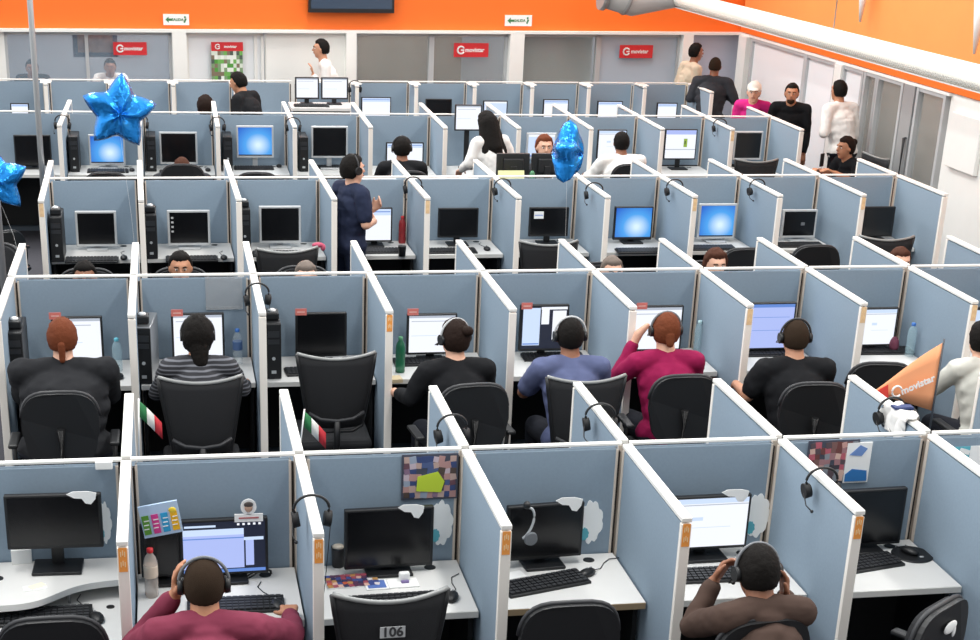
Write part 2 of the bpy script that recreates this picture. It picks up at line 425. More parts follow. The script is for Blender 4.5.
def mon(r, k, x0, y0, x1, y1, kind, fm=BLK, lab='', dy=.2, zbase=DESK, rz=0, name=None):
    Y = ry(r, k)-dy if r != 'E' else node('E', k).y-dy
    a, b = at(x0, (y0+y1)/2, y=Y), at(x1, (y0+y1)/2, y=Y); t, u = at((x0+x1)/2, y0, y=Y), at((x0+x1)/2, y1, y=Y)
    w, h = b.x-a.x, t.z-u.z; zc = (t.z+u.z)/2; xc = (a.x+b.x)/2
    if zc-h/2 < zbase+.03: zc = zbase+.03+h/2
    wq, hq, zq = round(w/.02)*.02, round(h/.02)*.02, round((zc-zbase)/.01)*.01
    wh = where(r, k) if r != 'E' else f"at the {ORD[k+1]} place of the back row"
    o = proto(('mon', wq, hq, zq, kind, fm.name), mk_mon(wq, hq, zq, kind, fm, .02 if fm is SILV else .014), (xc, Y, zbase), rz, f"{lab} {wh}", 'monitor', 'computer monitors')
    MONS.append((r, k, xc, Y)); return o
mon('A', -1, 5, 494, 103, 547, 'off', lab='wide black monitor switched off', zbase=.80, dy=.13, rz=-.03)
mon('A', 0, 141, 533, 181, 584, 'offg', lab='black monitor switched off behind the bottle', dy=.12)
mon('A', 0, 180, 521, 268, 577, 'blue_windows', lab='wide monitor showing blue windows', dy=.13, rz=.02)
mon('A', 1, 344, 508, 433, 566, 'off', lab='wide black monitor switched off', dy=.13, rz=.03)
mon('A', 2, 506, 504, 582, 557, 'off', lab='wide black monitor switched off', dy=.13, rz=.08)
mon('A', 3, 662, 495, 748, 548, 'doc', lab='wide monitor showing a white page', dy=.13, rz=.02)
mon('A', 4, 824, 488, 903, 545, 'off', lab='wide black monitor switched off', dy=.13, rz=.04)
mon('B', 0, 52, 317, 104, 366, 'white', lab='black monitor showing a white page')
mon('B', 1, 172, 313, 224, 358, 'white', lab='black monitor showing a white page')
mon('B', 2, 295, 313, 347, 356, 'off', lab='square black monitor switched off')
mon('B', 3, 406, 313, 457, 354, 'white', lab='black monitor showing a white page')
mon('B', 4, 519, 304, 568, 350, 'panes', lab='black monitor showing several windows')
mon('B', 5, 629, 306, 681, 351, 'white', lab='black monitor showing a white page')
mon('B', 6, 748, 303, 793, 350, 'lav', lab='black monitor showing a lavender page')
mon('B', 7, 858, 307, 896, 346, 'doc', lab='black monitor showing a pale page')
mon('B', 8, 966, 308, 1004, 345, 'panes', lab='black monitor showing white windows')
for k, b, kd, lab in ((0, (76, 215, 117, 251), 'off', 'silver framed square monitor switched off'), (1, (168, 214, 210, 250), 'officons', 'silver framed square monitor switched off'),
                      (2, (259, 206, 301, 243), 'off', 'silver framed square monitor switched off'), (3, (358, 207, 392, 241), 'tab', 'monitor showing a white page beside standing man'),
                      (4, (438, 207, 478, 237), 'off', 'plain black monitor switched off'), (5, (529, 207, 568, 237), 'offnote', 'black monitor with a white note stuck on'),
                      (6, (613, 211, 652, 244), 'desk', 'black monitor showing a bright blue desktop'), (7, (697, 209, 735, 243), 'desk', 'silver monitor showing a bright blue desktop'),
                      (8, (781, 213, 815, 242), 'offlogo', 'silver framed dark monitor'), (9, (863, 208, 893, 238), 'offg', 'plain dark monitor')):
    mon('C', k, *b, kd, SILV if k in (0, 1, 2, 7, 8) else BLK, lab, dy=.22)
for k, b, kd, lab, fm in ((-1, (15, 137, 51, 168), 'off', 'black monitor switched off', BLK), (0, (89, 134, 125, 165), 'desk', 'silver monitor showing a blue desktop', SILV),
                      (1, (160, 131, 197, 164), 'off', 'silver framed monitor switched off', SILV), (2, (236, 126, 274, 158), 'desk', 'silver monitor showing a blue desktop', SILV),
                      (3, (311, 126, 348, 157), 'off', 'silver framed monitor switched off', SILV), (4, (386, 145, 423, 168), 'tab', 'monitor showing a white page', BLK),
                      (5, (455, 105, 481, 131), 'white', 'raised monitor showing a white page', BLK), (6, (526, 133, 556, 158), 'pale', 'white framed monitor showing pale page', SILV),
                      (7, (597, 130, 626, 158), 'doc', 'monitor showing a white page', BLK), (8, (664, 129, 696, 160), 'bars', 'monitor showing a page with green mark', BLK),
                      (9, (733, 131, 762, 160), 'off', 'silver framed monitor switched off', SILV)):
    mon('D', k, *b, kd, fm, lab, dy=.22)
for k, b, kd, lab in ((0, (11, 103, 29, 118), 'tab', 'small white lit monitor'), (5, (361, 97, 391, 118), 'tab', 'white lit monitor'), (6, (425, 99, 452, 118), 'off', 'black monitor switched off'),
                      (7, (483, 101, 507, 118), 'pale', 'monitor with pale blue page'), (8, (543, 99, 568, 118), 'tab', 'white lit monitor'), (9, (597, 101, 622, 118), 'tab', 'white lit monitor'), (10, (656, 103, 677, 120), 'tab', 'white lit monitor')):
    mon('E', k, *b, kd, BLK, lab, dy=.22)
# ------------------------------------------------------------------ keyboards, mice, towers
def mk_kb():
    r = empty('keyboard')
    MB().box((0, 0, .009), (.43, .145, .016), BLK, rot=(.05, 0, 0), bev=.004).build('case', r)
    m = MB()
    for i in range(5):
        for j in range(15): m.box((-.195+.0275*j, -.05+.025*i, .0195+.00125*i), (.022, .019, .006), DGR)
    m.build('keys', r); return r
def mk_mouse(cm=None):
    def f():
        r = empty('mouse')
        MB().ell((0, 0, .012), (.031, .055, .02), cm or BLK).build('shell', r)
        MB().box((0, .025, .031), (.006, .014, .005), GRYP).build('wheel', r)
        MB().tube([(0, .05, .01), (.005, .1, .004), (-.02, .16, .004), (-.03, .22, .004), (.0, .27, .004)], .0022, BLK, 5).build('cable', r)
        return r
    return f
def mk_tower(silver=False):
    def f():
        r = empty('computer_tower'); sm = STEEL if silver else BLK
        MB().box((0, .18, .185), (.1, .36, .37), sm, bev=.006).build('case', r)
        MB().box((0, -.004, .185), (.096, .012, .36), BLKM, bev=.004).build('front_panel', r)
        MB().box((0, -.012, .30), (.075, .004, .04), DGR).box((0, -.012, .25), (.075, .004, .03), DGR).build('drive_bay', r)
        MB().cone((0, -.016, .14), (0, -.009, .14), .011, .011, SILV, 14).build('power_button', r)
        MB().box((.0, -.0115, .05), (.03, .003, .02), LGR).build('badge', r)
        return r
    return f
def mk_amp():
    r = empty('headset_amplifier')
    MB().box((0, 0, .025), (.085, .11, .05), BLK, bev=.01).build('case', r)
    MB().ell((0, -.01, .055), (.026, .022, .014), WHT).build('dial', r); return r
def kb(r, k, px, py, rz=0, z=DESK, lab='black keyboard on white desk'):
    p = at(px, py, z=z); return proto('kb', mk_kb, p, rz, f"{lab} {where(r, k)}", 'keyboard', 'black keyboards')
def ms(r, k, px, py, rz=0, z=DESK, lab='black mouse on white desk'):
    p = at(px, py, z=z); return proto('mouse', mk_mouse(), p, rz, f"{lab} {where(r, k)}", 'mouse', 'black computer mice')
def tower(r, k, px, py, silver=False, amp=False, rz=0):
    p = at(px, py, z=DESK); ymax = ry(r, k)-TH/2-.37; 
    if p.y > ymax: p.y = ymax
    proto(('tower', silver), mk_tower(silver), p, rz, ('black tower computer with silver side panel ' if silver else 'slim black tower computer ')+where(r, k), 'computer', 'tower computers on the desks')
    if amp: proto('amp', mk_amp, p+Vector((0, .12, .371)), 0, 'small black box with white dial atop tower '+where(r, k), 'adapter', 'boxes on top of the towers')
kb('A', -1, 42, 618, .03, lab='black keyboard on lower desk'); ms('A', -1, 97, 620, .3)
kb('A', 0, 236, 607, -.02); ms('A', 0, 277, 607, .2, lab="black mouse under the maroon shirted man's hand")
kb('A', 1, 393, 604, .04); ms('A', 1, 452, 599, -.3)
kb('A', 2, 544, 585, .28); ms('A', 2, 587, 575, -.9)
kb('A', 3, 704, 577, 0)
kb('A', 4, 860, 566, .22)
kb('B', 2, 318, 372, .1); ms('B', 0, 119, 378); kb('B', 3, 425, 363, .03); kb('B', 4, 553, 358); kb('B', 5, 650, 352); kb('B', 6, 770, 354, -.04); kb('B', 7, 885, 352, -.05)
for k, px, py in ((0, 92, 261), (1, 192, 260), (2, 278, 255), (3, 378, 252), (4, 452, 252), (6, 640, 252), (7, 712, 249), (8, 800, 246)): kb('C', k, px, py)
for k, px, py in ((0, 124, 259), (1, 224, 259), (4, 487, 250)): ms('C', k, px, py)
for k, px, py in ((0, 108, 172), (1, 180, 173), (2, 254, 169), (3, 330, 168), (8, 678, 165), (9, 748, 166)): kb('D', k, px, py)
for k, px, py in ((0, 132, 171), (1, 208, 171), (2, 279, 167)): ms('D', k, px, py)
tower('B', 0, 18, 390, amp=True); tower('B', 1, 145, 384, silver=True, amp=True, rz=-.12); tower('B', 2, 274, 379, amp=True)
tower('C', 0, 58, 262, amp=True); tower('C', 1, 152, 259, amp=True); tower('C', 2, 244, 247, amp=True)
for k, px, py in ((0, 75, 172), (1, 152, 171), (2, 227, 166), (3, 302, 168)): tower('D', k, px, py)
# ------------------------------------------------------------------ chairs
def chair_base(r):
    MB().cone((0, 0, .1), (0, 0, .36), .028, .022, BLK, 12).build('gas_lift', r)
    for i in range(5):
        a = i*2*PI/5+.3; x, y = math.cos(a)*.27, math.sin(a)*.27
        l = MB().tube([(0, 0, .11), (x*.6, y*.6, .095), (x, y, .07)], [.022, .018, .012], BLK, 8).build('base_leg', r)
        MB().ell((x, y, .028), (.02, .02, .028), BLKM).build('caster', l)
def mk_chair_mesh(label=False):
    def f():
        r = empty('office_chair')
        MB().box((0, 0, .43), (.46, .44, .07), CHF, bev=.028).build('seat', r)
        MB().box((0, 0, .385), (.2, .22, .03), BLK).build('tilt_mechanism', r)
        g = []
        for i in range(9):
            t = i/8; z = .55+.47*t; hw = .165+.075*t; row = []
            for j in range(11):
                u = j/10*2-1; row.append((u*hw, -.235-.045*t+.045*u*u-.035*(1-t)*t*2, z+(.03*u*u-.015 if i == 8 else 0)))
            g.append(row)
        MB().sheet(g, .012, MESHF).build('backrest', r)
        top = [Vector(p)+Vector((0, .004, .004)) for p in g[-1]]
        MB().tube(top, .011, mat('chair_top_trim', '8b8d8c', .4, metal=.2), 8).build('top_rail', r)
        L = [Vector(g[i][0])+Vector((0, .005, 0)) for i in range(9)]; R_ = [Vector(g[i][-1])+Vector((0, .005, 0)) for i in range(9)]
        MB().tube(L[::-1]+[Vector((u*.1, -.24, .535)) for u in (-1, 0, 1)]+R_, .012, BLK, 8).build('back_frame', r)
        MB().tube([(-.17, -.25, .66), (-.1, -.285, .63), (0, -.295, .62), (.1, -.285, .63), (.17, -.25, .66)], .012, DGR, 8).build('lumbar_support', r)
        MB().tube([(0, -.05, .38), (0, -.22, .39), (0, -.29, .46), (0, -.29, .62)], .02, BLK, 8).build('back_bracket', r)
        chair_base(r)
        if label:
            m = MB().box((0, -.301, .885), (.105, .003, .05), LGR); text_into(m, '106', .06, mat('label_ink', '3a3a3c', .6), Matrix.Translation((0, -.3035, .885)) @ FACE); m.build('sticker', r, loc=(0, .0, .0))
        return r
    return f
def mk_chair_round(label=False, wide=1):
    def f():
        r = empty('task_chair')
        MB().box((0, 0, .43), (.46, .44, .075), CHF, bev=.03).build('seat', r)
        MB().box((0, 0, .385), (.2, .22, .03), BLK).build('tilt_mechanism', r)
        n = 32; pts = []
        for i in range(n):
            a = 2*PI*i/n; c, s_ = math.cos(a), math.sin(a)
            pts.append((.215*wide*(abs(c)**.55)*(1 if c > 0 else -1)*(1-.06*(s_ < 0)), .79+.215*(abs(s_)**.7)*(1 if s_ > 0 else -1)))
        m = MB(); m.prism(pts, -.285, -.25, BLK)
        m.prism([(x*.96, .79+(z-.79)*.96) for x, z in pts], -.25, -.215, CHF)
        o = m.build('backrest', r)
        for v in o.data.vertices: v.co.y += .35*v.co.x*v.co.x
        MB().tube([(x*1.01, -.25+.35*x*x, .79+(z-.79)*1.01) for x, z in pts[1:n//2]], .011, DGR, 8).build('top_rail', r)
        MB().tube([(0, -.05, .38), (0, -.24, .39), (0, -.30, .46), (0, -.295, .8)], [.03, .03, .03, .022], BLK, 8).build('back_bracket', r)
        for sx in (-1, 1):
            MB().tube([(sx*.2, -.03, .39), (sx*.28, -.03, .41), (sx*.285, -.05, .63)], .014, BLK, 8).box((sx*.285, -.02, .645), (.055, .24, .025), BLK, bev=.01).build('armrest', r)
        chair_base(r)
        if label:
            m = MB().ell((.02, -.288, .9), (.055, .006, .03), PAPER); m.ell((.06, -.286, .87), (.014, .006, .03), PAPER); m.build('sticker', r)
        return r
    return f
def chair(kind, loc, rz, lab, **k):
    v = kind+('L' if k else ''); f = mk_chair_mesh(**k) if kind == 'mesh' else mk_chair_round(**k)
    return proto(('ch', v), f, (loc[0], loc[1], 0), rz, lab, 'chair', 'black office chairs')
def chair_at(kind, px, py, rz, lab, ztop=1.03, **k):
    p = at(px, py, z=ztop if kind == 'mesh' else 1.0); d = .27
    return chair(kind, (p.x-math.sin(rz)*d*1, p.y+math.cos(rz)*d, 0), rz, lab, **k)
# ------------------------------------------------------------------ people
SK = {'tan': mat('skin_tan', 'b98262', .55), 'brown': mat('skin_brown', '93634a', .55), 'light': mat('skin_light', 'dbaa90', .55), 'mid': mat('skin_mid', 'c38f72', .55)}
HR = {'black': mat('hair_black', '14110f', .75, spec=.15, bump=.5, bscale=60), 'dark': mat('hair_dark_brown', '231712', .75, spec=.15, bump=.5, bscale=60), 'auburn': mat('hair_auburn', '6b3822', .75, spec=.15, bump=.5, bscale=60),
      'buzz': mat('hair_cropped', '33281f', .9, spec=.1, bump=.3, bscale=300), 'grey': mat('hair_greying', '6a5d54', .7, bump=.3, bscale=200), 'brown': mat('hair_brown', '4a2c20', .75, spec=.15, bump=.5, bscale=60)}
EYEW = mat('eye_white', 'e8e4de', .3); EYED = mat('eye_dark', '1a1210', .2); LIP = mat('lips', '9a5a4c', .5)
def hand(mb, w, d, n, side, m, curl=.5, s=1.0, fingers=True):
    """palm at wrist w pointing along d, palm facing n; thumb on the given side vector"""
    d = Vector(d).normalized(); n = Vector(n); n = (n-d*n.dot(d)).normalized(); t = Vector(side); t = (t-d*t.dot(d)-n*t.dot(n)).normalized(); w = Vector(w)
    if not fingers:
        mb.cap(w, w+d*.06*s, .026*s, .03*s, m); mb.cap(w+d*.06*s, w+d*.13*s+n*.03, .028*s, .018*s, m); return
    for i, (o, L, r) in enumerate(((.030, .074, .0092), (.010, .082, .0095), (-.010, .076, .0092), (-.029, .060, .0082))):
        a = w+t*o*.55*s; b = w+d*.088*s+t*o*s; mb.cap(a, b, .0150*s, .0125*s, m, 1)
        q = curl*(1+.1*i); p1 = b+(d*math.cos(q)+n*math.sin(q))*L*.5*s+t*o*.12*s
        p2 = p1+(d*math.cos(q*2)+n*math.sin(q*2))*L*.5*s; mb.cap(b, p1, r*1.05*s, r*s, m, 1); mb.cap(p1, p2, r*s, r*.85*s, m, 1)
    a = w+d*.02*s+t*.018*s; b = w+d*.05*s+t*.05*s+n*.012*s; c = b+d*.034*s+t*.014*s+n*.01*s; mb.cap(a, b, .0145*s, .011*s, m, 1); mb.cap(b, c, .0105*s, .009*s, m, 1)
def hair_shell(kind, t, m, face_cut=.50):
    mb = MB(); q = bmesh.ops.create_uvsphere(mb.bm, u_segments=40, v_segments=28, radius=1)
    mb.mi(m)
    low = {'short': -.62, 'long': -1.1, 'buzz': -.55, 'bald': -.45}.get(kind, -.75)
    for v in mb.bm.verts:
        d = v.co.normalized(); front = d.y; z = d.z
        def ss(a, b, x):
            u = max(0, min(1, (x-a)/(b-a))); return u*u*(3-2*u)
        hz = low+(face_cut+.12-low)*ss(-.25, .5, front)                  # hairline height falls towards the nape
        k = ss(hz-.2, hz+.1, z+.05*mnoise.noise(d*7))
        base = Vector((.0775*d.x, .0965*d.y-.006, .106*d.z+.012))
        nn = mnoise.noise(d*4)*.35+mnoise.noise(d*11)*.25
        v.co = base*(.86+.14*k)+d*(t*(1+nn))*k
    for f in mb.bm.faces: f.smooth = True
    return mb
def person(label, head, pose='sit', rz=0, skin='tan', shirt=None, pants=None, hair='short', hcol='black', g=1.0, L=None, R=None, lean=.18, hr=(0, 0), headset=False, vox=.011,
           sleeve='long', ht=.010, face=False, extras=(), collar=False, cap=None, hunch=0, lh={}, rh={}, fing=True, twist=0, shoes=True, group=None, tilt=0, acc=()):
    """head = world position of the top of the head; local frame faces +y"""
    hx_, hy_, hz_ = head; rot = Matrix.Rotation(rz, 3, 'Z')
    V = Vector
    if pose == 'sit':
        k = (hz_-.46)/(1.283-.46)
        def J(x, y, z): return V((x, y, .46+(z-.46)*k if z > .46 else z))
        y1 = lean; hu = .03*hunch
        pel, wai, che, nk0, nk1, hd = J(0, 0, .545), J(0, .12*y1, .70), J(0, .42*y1, .86), J(tilt*.4, .70*y1, 1.015+hu), J(tilt*.7, .86*y1, 1.075+hu), V((tilt, y1, hz_-.118))
        hips = [(V((s*.085, .02, .54)), V((s*.13, .40, .50)), V((s*.14, .36, .09))) for s in (-1, 1)]
        sh = [J(s*.172*g**.6, .62*y1, .985+hu) for s in (-1, 1)]
        dL = (V((-.25, .62*y1+.16, .77)), V((-.17, .62*y1+.40, .765))); dR = (V((.25, .62*y1+.16, .77)), V((.17, .62*y1+.40, .765)))
    else:
        k = hz_/1.75
        def J(x, y, z): return V((x, y, z))*k
        pel, wai, che, nk0, nk1, hd = J(0, 0, .95), J(0, lean*.2, 1.10), J(0, lean*.5, 1.28), J(0, lean*.8, 1.465), J(0, lean*.9, 1.525), V((0, lean, hz_-.122))
        hips = [(J(s*.085, 0, .92), J(s*.095, .02, .5), J(s*.10, -.01, .09)) for s in (-1, 1)]
        sh = [J(s*.18*g**.6, lean*.65, 1.425) for s in (-1, 1)]
        dL = (J(-.235, -.03+lean*.6, 1.12), J(-.23, .06+lean*.6, .88)); dR = (J(.235, -.03+lean*.6, 1.12), J(.23, .06+lean*.6, .88))
    el, wl = L if L else dL; er, wr = R if R else dR; el, wl, er, wr = V(el), V(wl), V(er), V(wr)
    S = SK[skin]; off = rot @ V((hd.x, hd.y, 0)); org = V((hx_-off.x, hy_-off.y, 0))
    root = empty('person', org, rz, label, 'person', group)
    hm = Matrix.Translation(hd) @ Euler((hr[1], 0, hr[0])).to_matrix().to_4x4()
    def body(infl, m, torso=True, legs=True, arms=True, full=True, sl='long'):
        b = MB(); i = infl
        if torso:
            b.ell(pel, (.165*g+i, .115*g+i, .115+i), m); b.ell(wai, (.135*g+i, .10*g+i, .13+i), m); b.ell((wai+che)/2, (.15*g+i, .105*g+i, .13+i), m)
            b.ell(che, (.165*g**.8+i, .11*g+i, .14+i), m); b.cone(pel, che, .11*g+i, .12*g+i, m, 16)
            b.ell(nk0-V((0, .01, .045)), (.12+i, .075+i, .075+i*.6), m)
            for s in sh: b.cap(nk0-V((0, .005, .005)), s, .052+i*.6, .055+i, m)
        if arms:
            for s, e, w in ((sh[0], el, wl), (sh[1], er, wr)):
                gg = 1+(g-1)*.5
                if sl == 'long': b.cap(s, e, .052*gg+i, .041*gg+i, m); b.cap(e, w-(w-e).normalized()*(.025 if i else 0), .040*gg+i, .027*gg+i*.9, m)
                else: q = s.lerp(e, .72); b.cap(s, q, .053*gg+i*1.2, .048*gg+i*1.4, m)
        if legs:
            for h, kn, an in hips:
                b.cap(h, kn, .082+i, .058+i, m); b.cap(kn, an, .056+i, .038+i*1.3, m)
            if not torso: b.ell(pel-V((0, 0, .02)), (.165*g+i, .115*g+i, .10), m)
        return b
    b = body(0, S)
    b.cap(nk0-V((0, 0, .03)), nk1, .062, .058, S); b.cap(nk1, hd-V((0, .01, .02)), .058, .054, S)
    def H(x, y, z): return hm @ V((x, y, z))
    hq = Euler((hr[1], 0, hr[0]))
    b.ell(H(0, -.008, .018), (.0755, .094, .098), S, rot=hq, sub=3); b.ell(H(0, .022, -.028), (.060, .068, .085), S, rot=hq, sub=3); b.ell(H(0, .05, -.088), (.032, .03, .026), S, rot=hq)
    b.cap(H(0, .088, .018), H(0, .108, -.022), .010, .014, S, 1); b.ell(H(0, .085, .035), (.05, .012, .010), S, rot=hq); b.ell(H(0, .082, -.055), (.026, .014, .012), S, rot=hq)
    for sx in (-1, 1): b.ell(H(sx*.076, -.004, -.004), (.013, .021, .031), S, rot=hq)
    for (e, w, o, sx) in ((el, wl, lh, -1), (er, wr, rh, 1)):
        d = V(o.get('d', tuple((w-e).normalized()))); n = V(o.get('n', (0, 0, -1))); t = V(o.get('t', (-sx, 0, 0)))
        hand(b, w, d, n, t, S, o.get('curl', .45), 1.0, fing)
    if pose == 'sit' or shoes:
        for h, kn, an in hips: b.cap(an+V((0, -.02, -.04)), an+V((0, .14, -.055)), .035, .03, S)
    mobj('body', remeshed(b, 'person_body', vox, 2), root)
    sm = shirt or cloth('grey', '444444')
    mobj('shirt', remeshed(body(.014, sm, legs=False, sl=sleeve), 'shirt', max(vox, .009), 3, .011), root)
    if collar:
        MB().tube([nk0+V((.062*math.cos(a), .058*math.sin(a)-.002, .022+.012*math.sin(a+PI))) for a in [2*PI*i/16 for i in range(17)]], .014, sm, 8).build('collar', root)
    pm = pants or cloth('dark_trousers', '1c1e26')
    mobj('trousers', remeshed(body(.013, pm, torso=False, arms=False), 'trousers', .012, 2), root)
    for h, kn, an in hips:
        MB().cap(an+V((0, -.03, -.045)), an+V((0, .15, -.055)), .044, .038, BLKM).build('shoe', root)
    if hair:
        ho = hair_shell(hair, ht, HR[hcol]).build('hair', root); ho.matrix_local = hm
        if extras:
            e = MB()
            for x in extras:
                if x[0] == 'e': e.ell(x[1], x[2], HR[hcol])
                else: e.cap(x[1], x[2], x[3], x[4], HR[hcol])
            me = remeshed(e, 'hair', .008, 1, .006); x_ = mobj('hair_length', me, root); x_.matrix_local = hm; x_['label'] = 'tied or loose length of hair'
    if face:
        for sx in (-1, 1):
            e = MB().ell((sx*.028, .078, .008), (.012, .010, .007), EYEW).ell((sx*.028, .0862, .008), (.0055, .0035, .0055), EYED).build('eye', root); e.matrix_local = hm
            bw = MB().tube([(sx*.014, .098, .026), (sx*.03, .095, .032), (sx*.045, .08, .026)], .0035, HR['black'], 6).build('eyebrow', root); bw.matrix_local = hm
        mo = MB().tube([(-.022, .091, -.052), (-.01, .098, -.050), (.01, .098, -.050), (.022, .091, -.052)], .005, LIP, 6).build('lips', root); mo.matrix_local = hm
        if face == 'beard':
            bd = MB().ell((0, .062, -.078), (.047, .030, .034), HR['buzz']).build('beard', root); bd.matrix_local = hm
    if cap:
        c_ = MB().ell((0, -.012, .05), (.089, .106, .088), cap); c_.ell((0, .11, .052), (.062, .06, .008), cap, rot=(-.2, 0, 0)); c2 = c_.build('baseball_cap', root); c2.matrix_local = hm
    if headset:
        hs = MB().tube([(.098*math.cos(a), -.005, .02+.108*math.sin(a)) for a in [PI*i/16 for i in range(17)]], .007, headset if headset is not True else DGR, 8).build('headset', root); hs['label'] = 'black headset worn over the head'
        hs.matrix_local = hm
        for sx in (-1, 1): MB().cone((sx*.082, -.003, .005), (sx*.104, -.003, .005), .036, .032, BLK, 16).build('ear_cushion', hs)
        MB().tube([(-.1, .0, -.005), (-.1, .04, -.03), (-.085, .085, -.05), (-.06, .105, -.055)], .003, BLK, 6).ell((-.055, .108, -.056), .009, BLK).build('microphone', hs)
    return root
def V3(*a): return Vector(a)
wA0 = lambda p: p
# front row people
c_mar = cloth('maroon', '7c3448'); c_brn = cloth('brown_jacket', '4a3a33'); c_chr = cloth('charcoal', '26272a'); c_blk = cloth('black', '17181b'); c_slate = cloth('slate_blue', '5a6284')
c_mag = cloth('magenta', '8e1748'); c_wht = cloth('white', 'e6e4e0', fold=.2); c_navy = cloth('navy', '252c42'); c_pink = cloth('pink', 'cf2a7d'); c_beige = cloth('beige', 'cdbfa8'); c_dgrey = cloth('dark_grey', '34363b')
c_pat = cloth('patterned_white', 'c9c8bf')
c_str = mat('striped_knit', '33343a', .85)
def stripes(m):
    nt = m.node_tree; N = nt.nodes; Lk = nt.links; b = N['Principled BSDF']; tc = N.new('ShaderNodeTexCoord'); w = N.new('ShaderNodeTexWave'); w.wave_type = 'BANDS'; w.bands_direction = 'Z'
    w.inputs['Scale'].default_value = 12; w.inputs['Distortion'].default_value = .8; Lk.new(tc.outputs['Object'], w.inputs['Vector']); cr = N.new('ShaderNodeValToRGB')
    cr.color_ramp.elements[0].position = .55; cr.color_ramp.elements[0].color = (*hx('26272c'), 1); cr.color_ramp.elements[1].position = .9; cr.color_ramp.elements[1].color = (*hx('6d6f76'), 1)
    Lk.new(w.outputs['Color'], cr.inputs['Fac']); Lk.new(cr.outputs['Color'], b.inputs['Base Color'])
stripes(c_str)
BUN = [('e', (0, -.115, .03), (.038, .034, .036))]
PONY = [('e', (0, -.105, -.01), (.024, .022, .024)), ('c', (0, -.11, -.01), (0, -.115, -.10), .024, .018)]
LONG = [('c', (0, -.06, .02), (0, -.12, -.24), .09, .085), ('c', (-.05, -.04, .0), (-.09, -.10, -.28), .06, .055), ('c', (.05, -.04, .0), (.10, -.10, -.28), .06, .055), ('c', (0, -.12, -.24), (.05, -.14, -.40), .085, .04)]
def loc_of(head, lean, rz=0): return Vector((head.x, head.y-lean, 0))
def seat_person(label, px, py, z, chairkind, clab, rz=0, **k):
    h = at(px, py, z=z); p = person(label, h, 'sit', rz, **k)
    if chairkind: chair(chairkind.replace('low', 'round'), (p.location.x, p.location.y-(.14 if chairkind == 'low' else .02), 0), rz, clab)
    return p
if True:
    h = at(203, 559, z=1.25)
    person('man in maroon shirt with cropped hair wearing a headset, front row', h, 'sit', 0, 'tan', c_mar, hair='buzz', hcol='buzz', ht=.004, g=1.1, lean=.24, vox=.0065, headset=GRYP,
           L=((-.30, .36, .80), (-.115, .30, 1.07)), R=((.36, .42, .80), (.37, .66, .775)), lh=dict(d=(.05, -.05, 1), n=(1, -.1, 0), t=(0, -1, 0), curl=.3), rh=dict(d=(.05, 1, -.05), n=(0, 0, -1), t=(-1, 0, 0), curl=.35), hunch=.6)
    chair('round', (h.x, h.y-.27, 0), 0, 'black task chair under the man in maroon shirt, front row')
    h = at(760, 547, z=1.26)
    person('man in brown jacket holding his head at lit monitor, front row', h, 'sit', .08, 'brown', c_brn, hair='short', hcol='black', ht=.012, g=1.0, lean=.26, vox=.0065, headset=GRYP, hr=(0, -.25),
           L=((-.21, .38, .86), (-.10, .44, 1.03)), R=((.26, .36, .86), (.135, .25, 1.03)), lh=dict(d=(.55, .1, .8), n=(.6, -.6, 0), t=(0, -1, .4), curl=.6), rh=dict(d=(-.1, .1, 1), n=(-1, .1, 0), t=(0, -1, 0), curl=.5), hunch=1)
    chair_at('round', 768, 622, .12, 'black task chair behind the man in brown jacket, front row')
chair_at('round', 50, 622, 0, 'black task chair in the leftmost front cubicle')
chair_at('mesh', 392, 597, .02, 'black mesh chair with a 106 sticker, front row', label=True)
chair_at('round', 573, 606, 0, 'black round-backed chair at the brown-edged desk, front row')
chair_at('round', 948, 606, .6, 'turned black chair with peeling white sticker, front row right', label=True)
# second row people
B = 'second row'
seat_person('heavyset woman with auburn ponytail in charcoal top, seen from behind', 61, 319, 1.27, 'low', 'black task chair under the woman with auburn ponytail, second row', skin='light', shirt=c_chr, hair='short', hcol='auburn', ht=.012, g=1.75, extras=PONY, fing=False)
seat_person('woman in striped dark knit wearing a headset, back turned', 197, 317, 1.27, 'mesh', 'black mesh chair under the woman in striped knit, second row', skin='tan', shirt=c_str, hair='long', hcol='black', ht=.02, headset=True, extras=[('c', (0, -.05, -.02), (.01, -.10, -.13), .07, .045)], R=(V3(.26, .22, .80), V3(.29, .42, .765)), fing=False)
seat_person('woman in black cardigan with headset and bun leaning left', 455, 320, 1.27, 'round', 'black task chair under the woman in black cardigan, second row', rz=.1, skin='light', shirt=c_blk, hair='short', hcol='dark', ht=.014, headset=LGR, extras=[('e', (.03, -.1, .07), (.04, .04, .035))], L=(V3(-.27, .16, .80), V3(-.30, .36, .765)), g=1.1, hr=(.25, 0), fing=False)
seat_person('man in slate blue shirt with a headset, seen from behind', 571, 318, 1.27, 'mesh', 'black mesh chair under the man in slate blue shirt, second row', skin='brown', shirt=c_slate, hair='short', hcol='black', ht=.007, headset=LGR, sleeve='short', g=1.1, fing=False)
seat_person('woman in magenta top holding a hand to her head', 667, 313, 1.27, 'round', 'black task chair under the woman in magenta top, second row', skin='light', shirt=c_mag, hair='short', hcol='auburn', ht=.012, headset=GRYP, extras=[('c', (0, -.09, .0), (.0, -.11, -.05), .035, .025)], L=(V3(-.28, .22, .84), V3(-.17, .26, 1.06)), lh=dict(d=(.4, 0, 1), n=(1, 0, 0), t=(0, -1, 0)), g=1.12, fing=False, vox=.009)
seat_person('man in black shirt with cropped hair and headset, second row', 797, 320, 1.27, 'round', 'black task chair under the man in black shirt, second row', rz=-.05, skin='mid', shirt=c_blk, hair='buzz', hcol='buzz', ht=.006, headset=DGR, sleeve='short', g=1.2, L=(V3(-.27, .16, .79), V3(-.25, .42, .765)), fing=False)
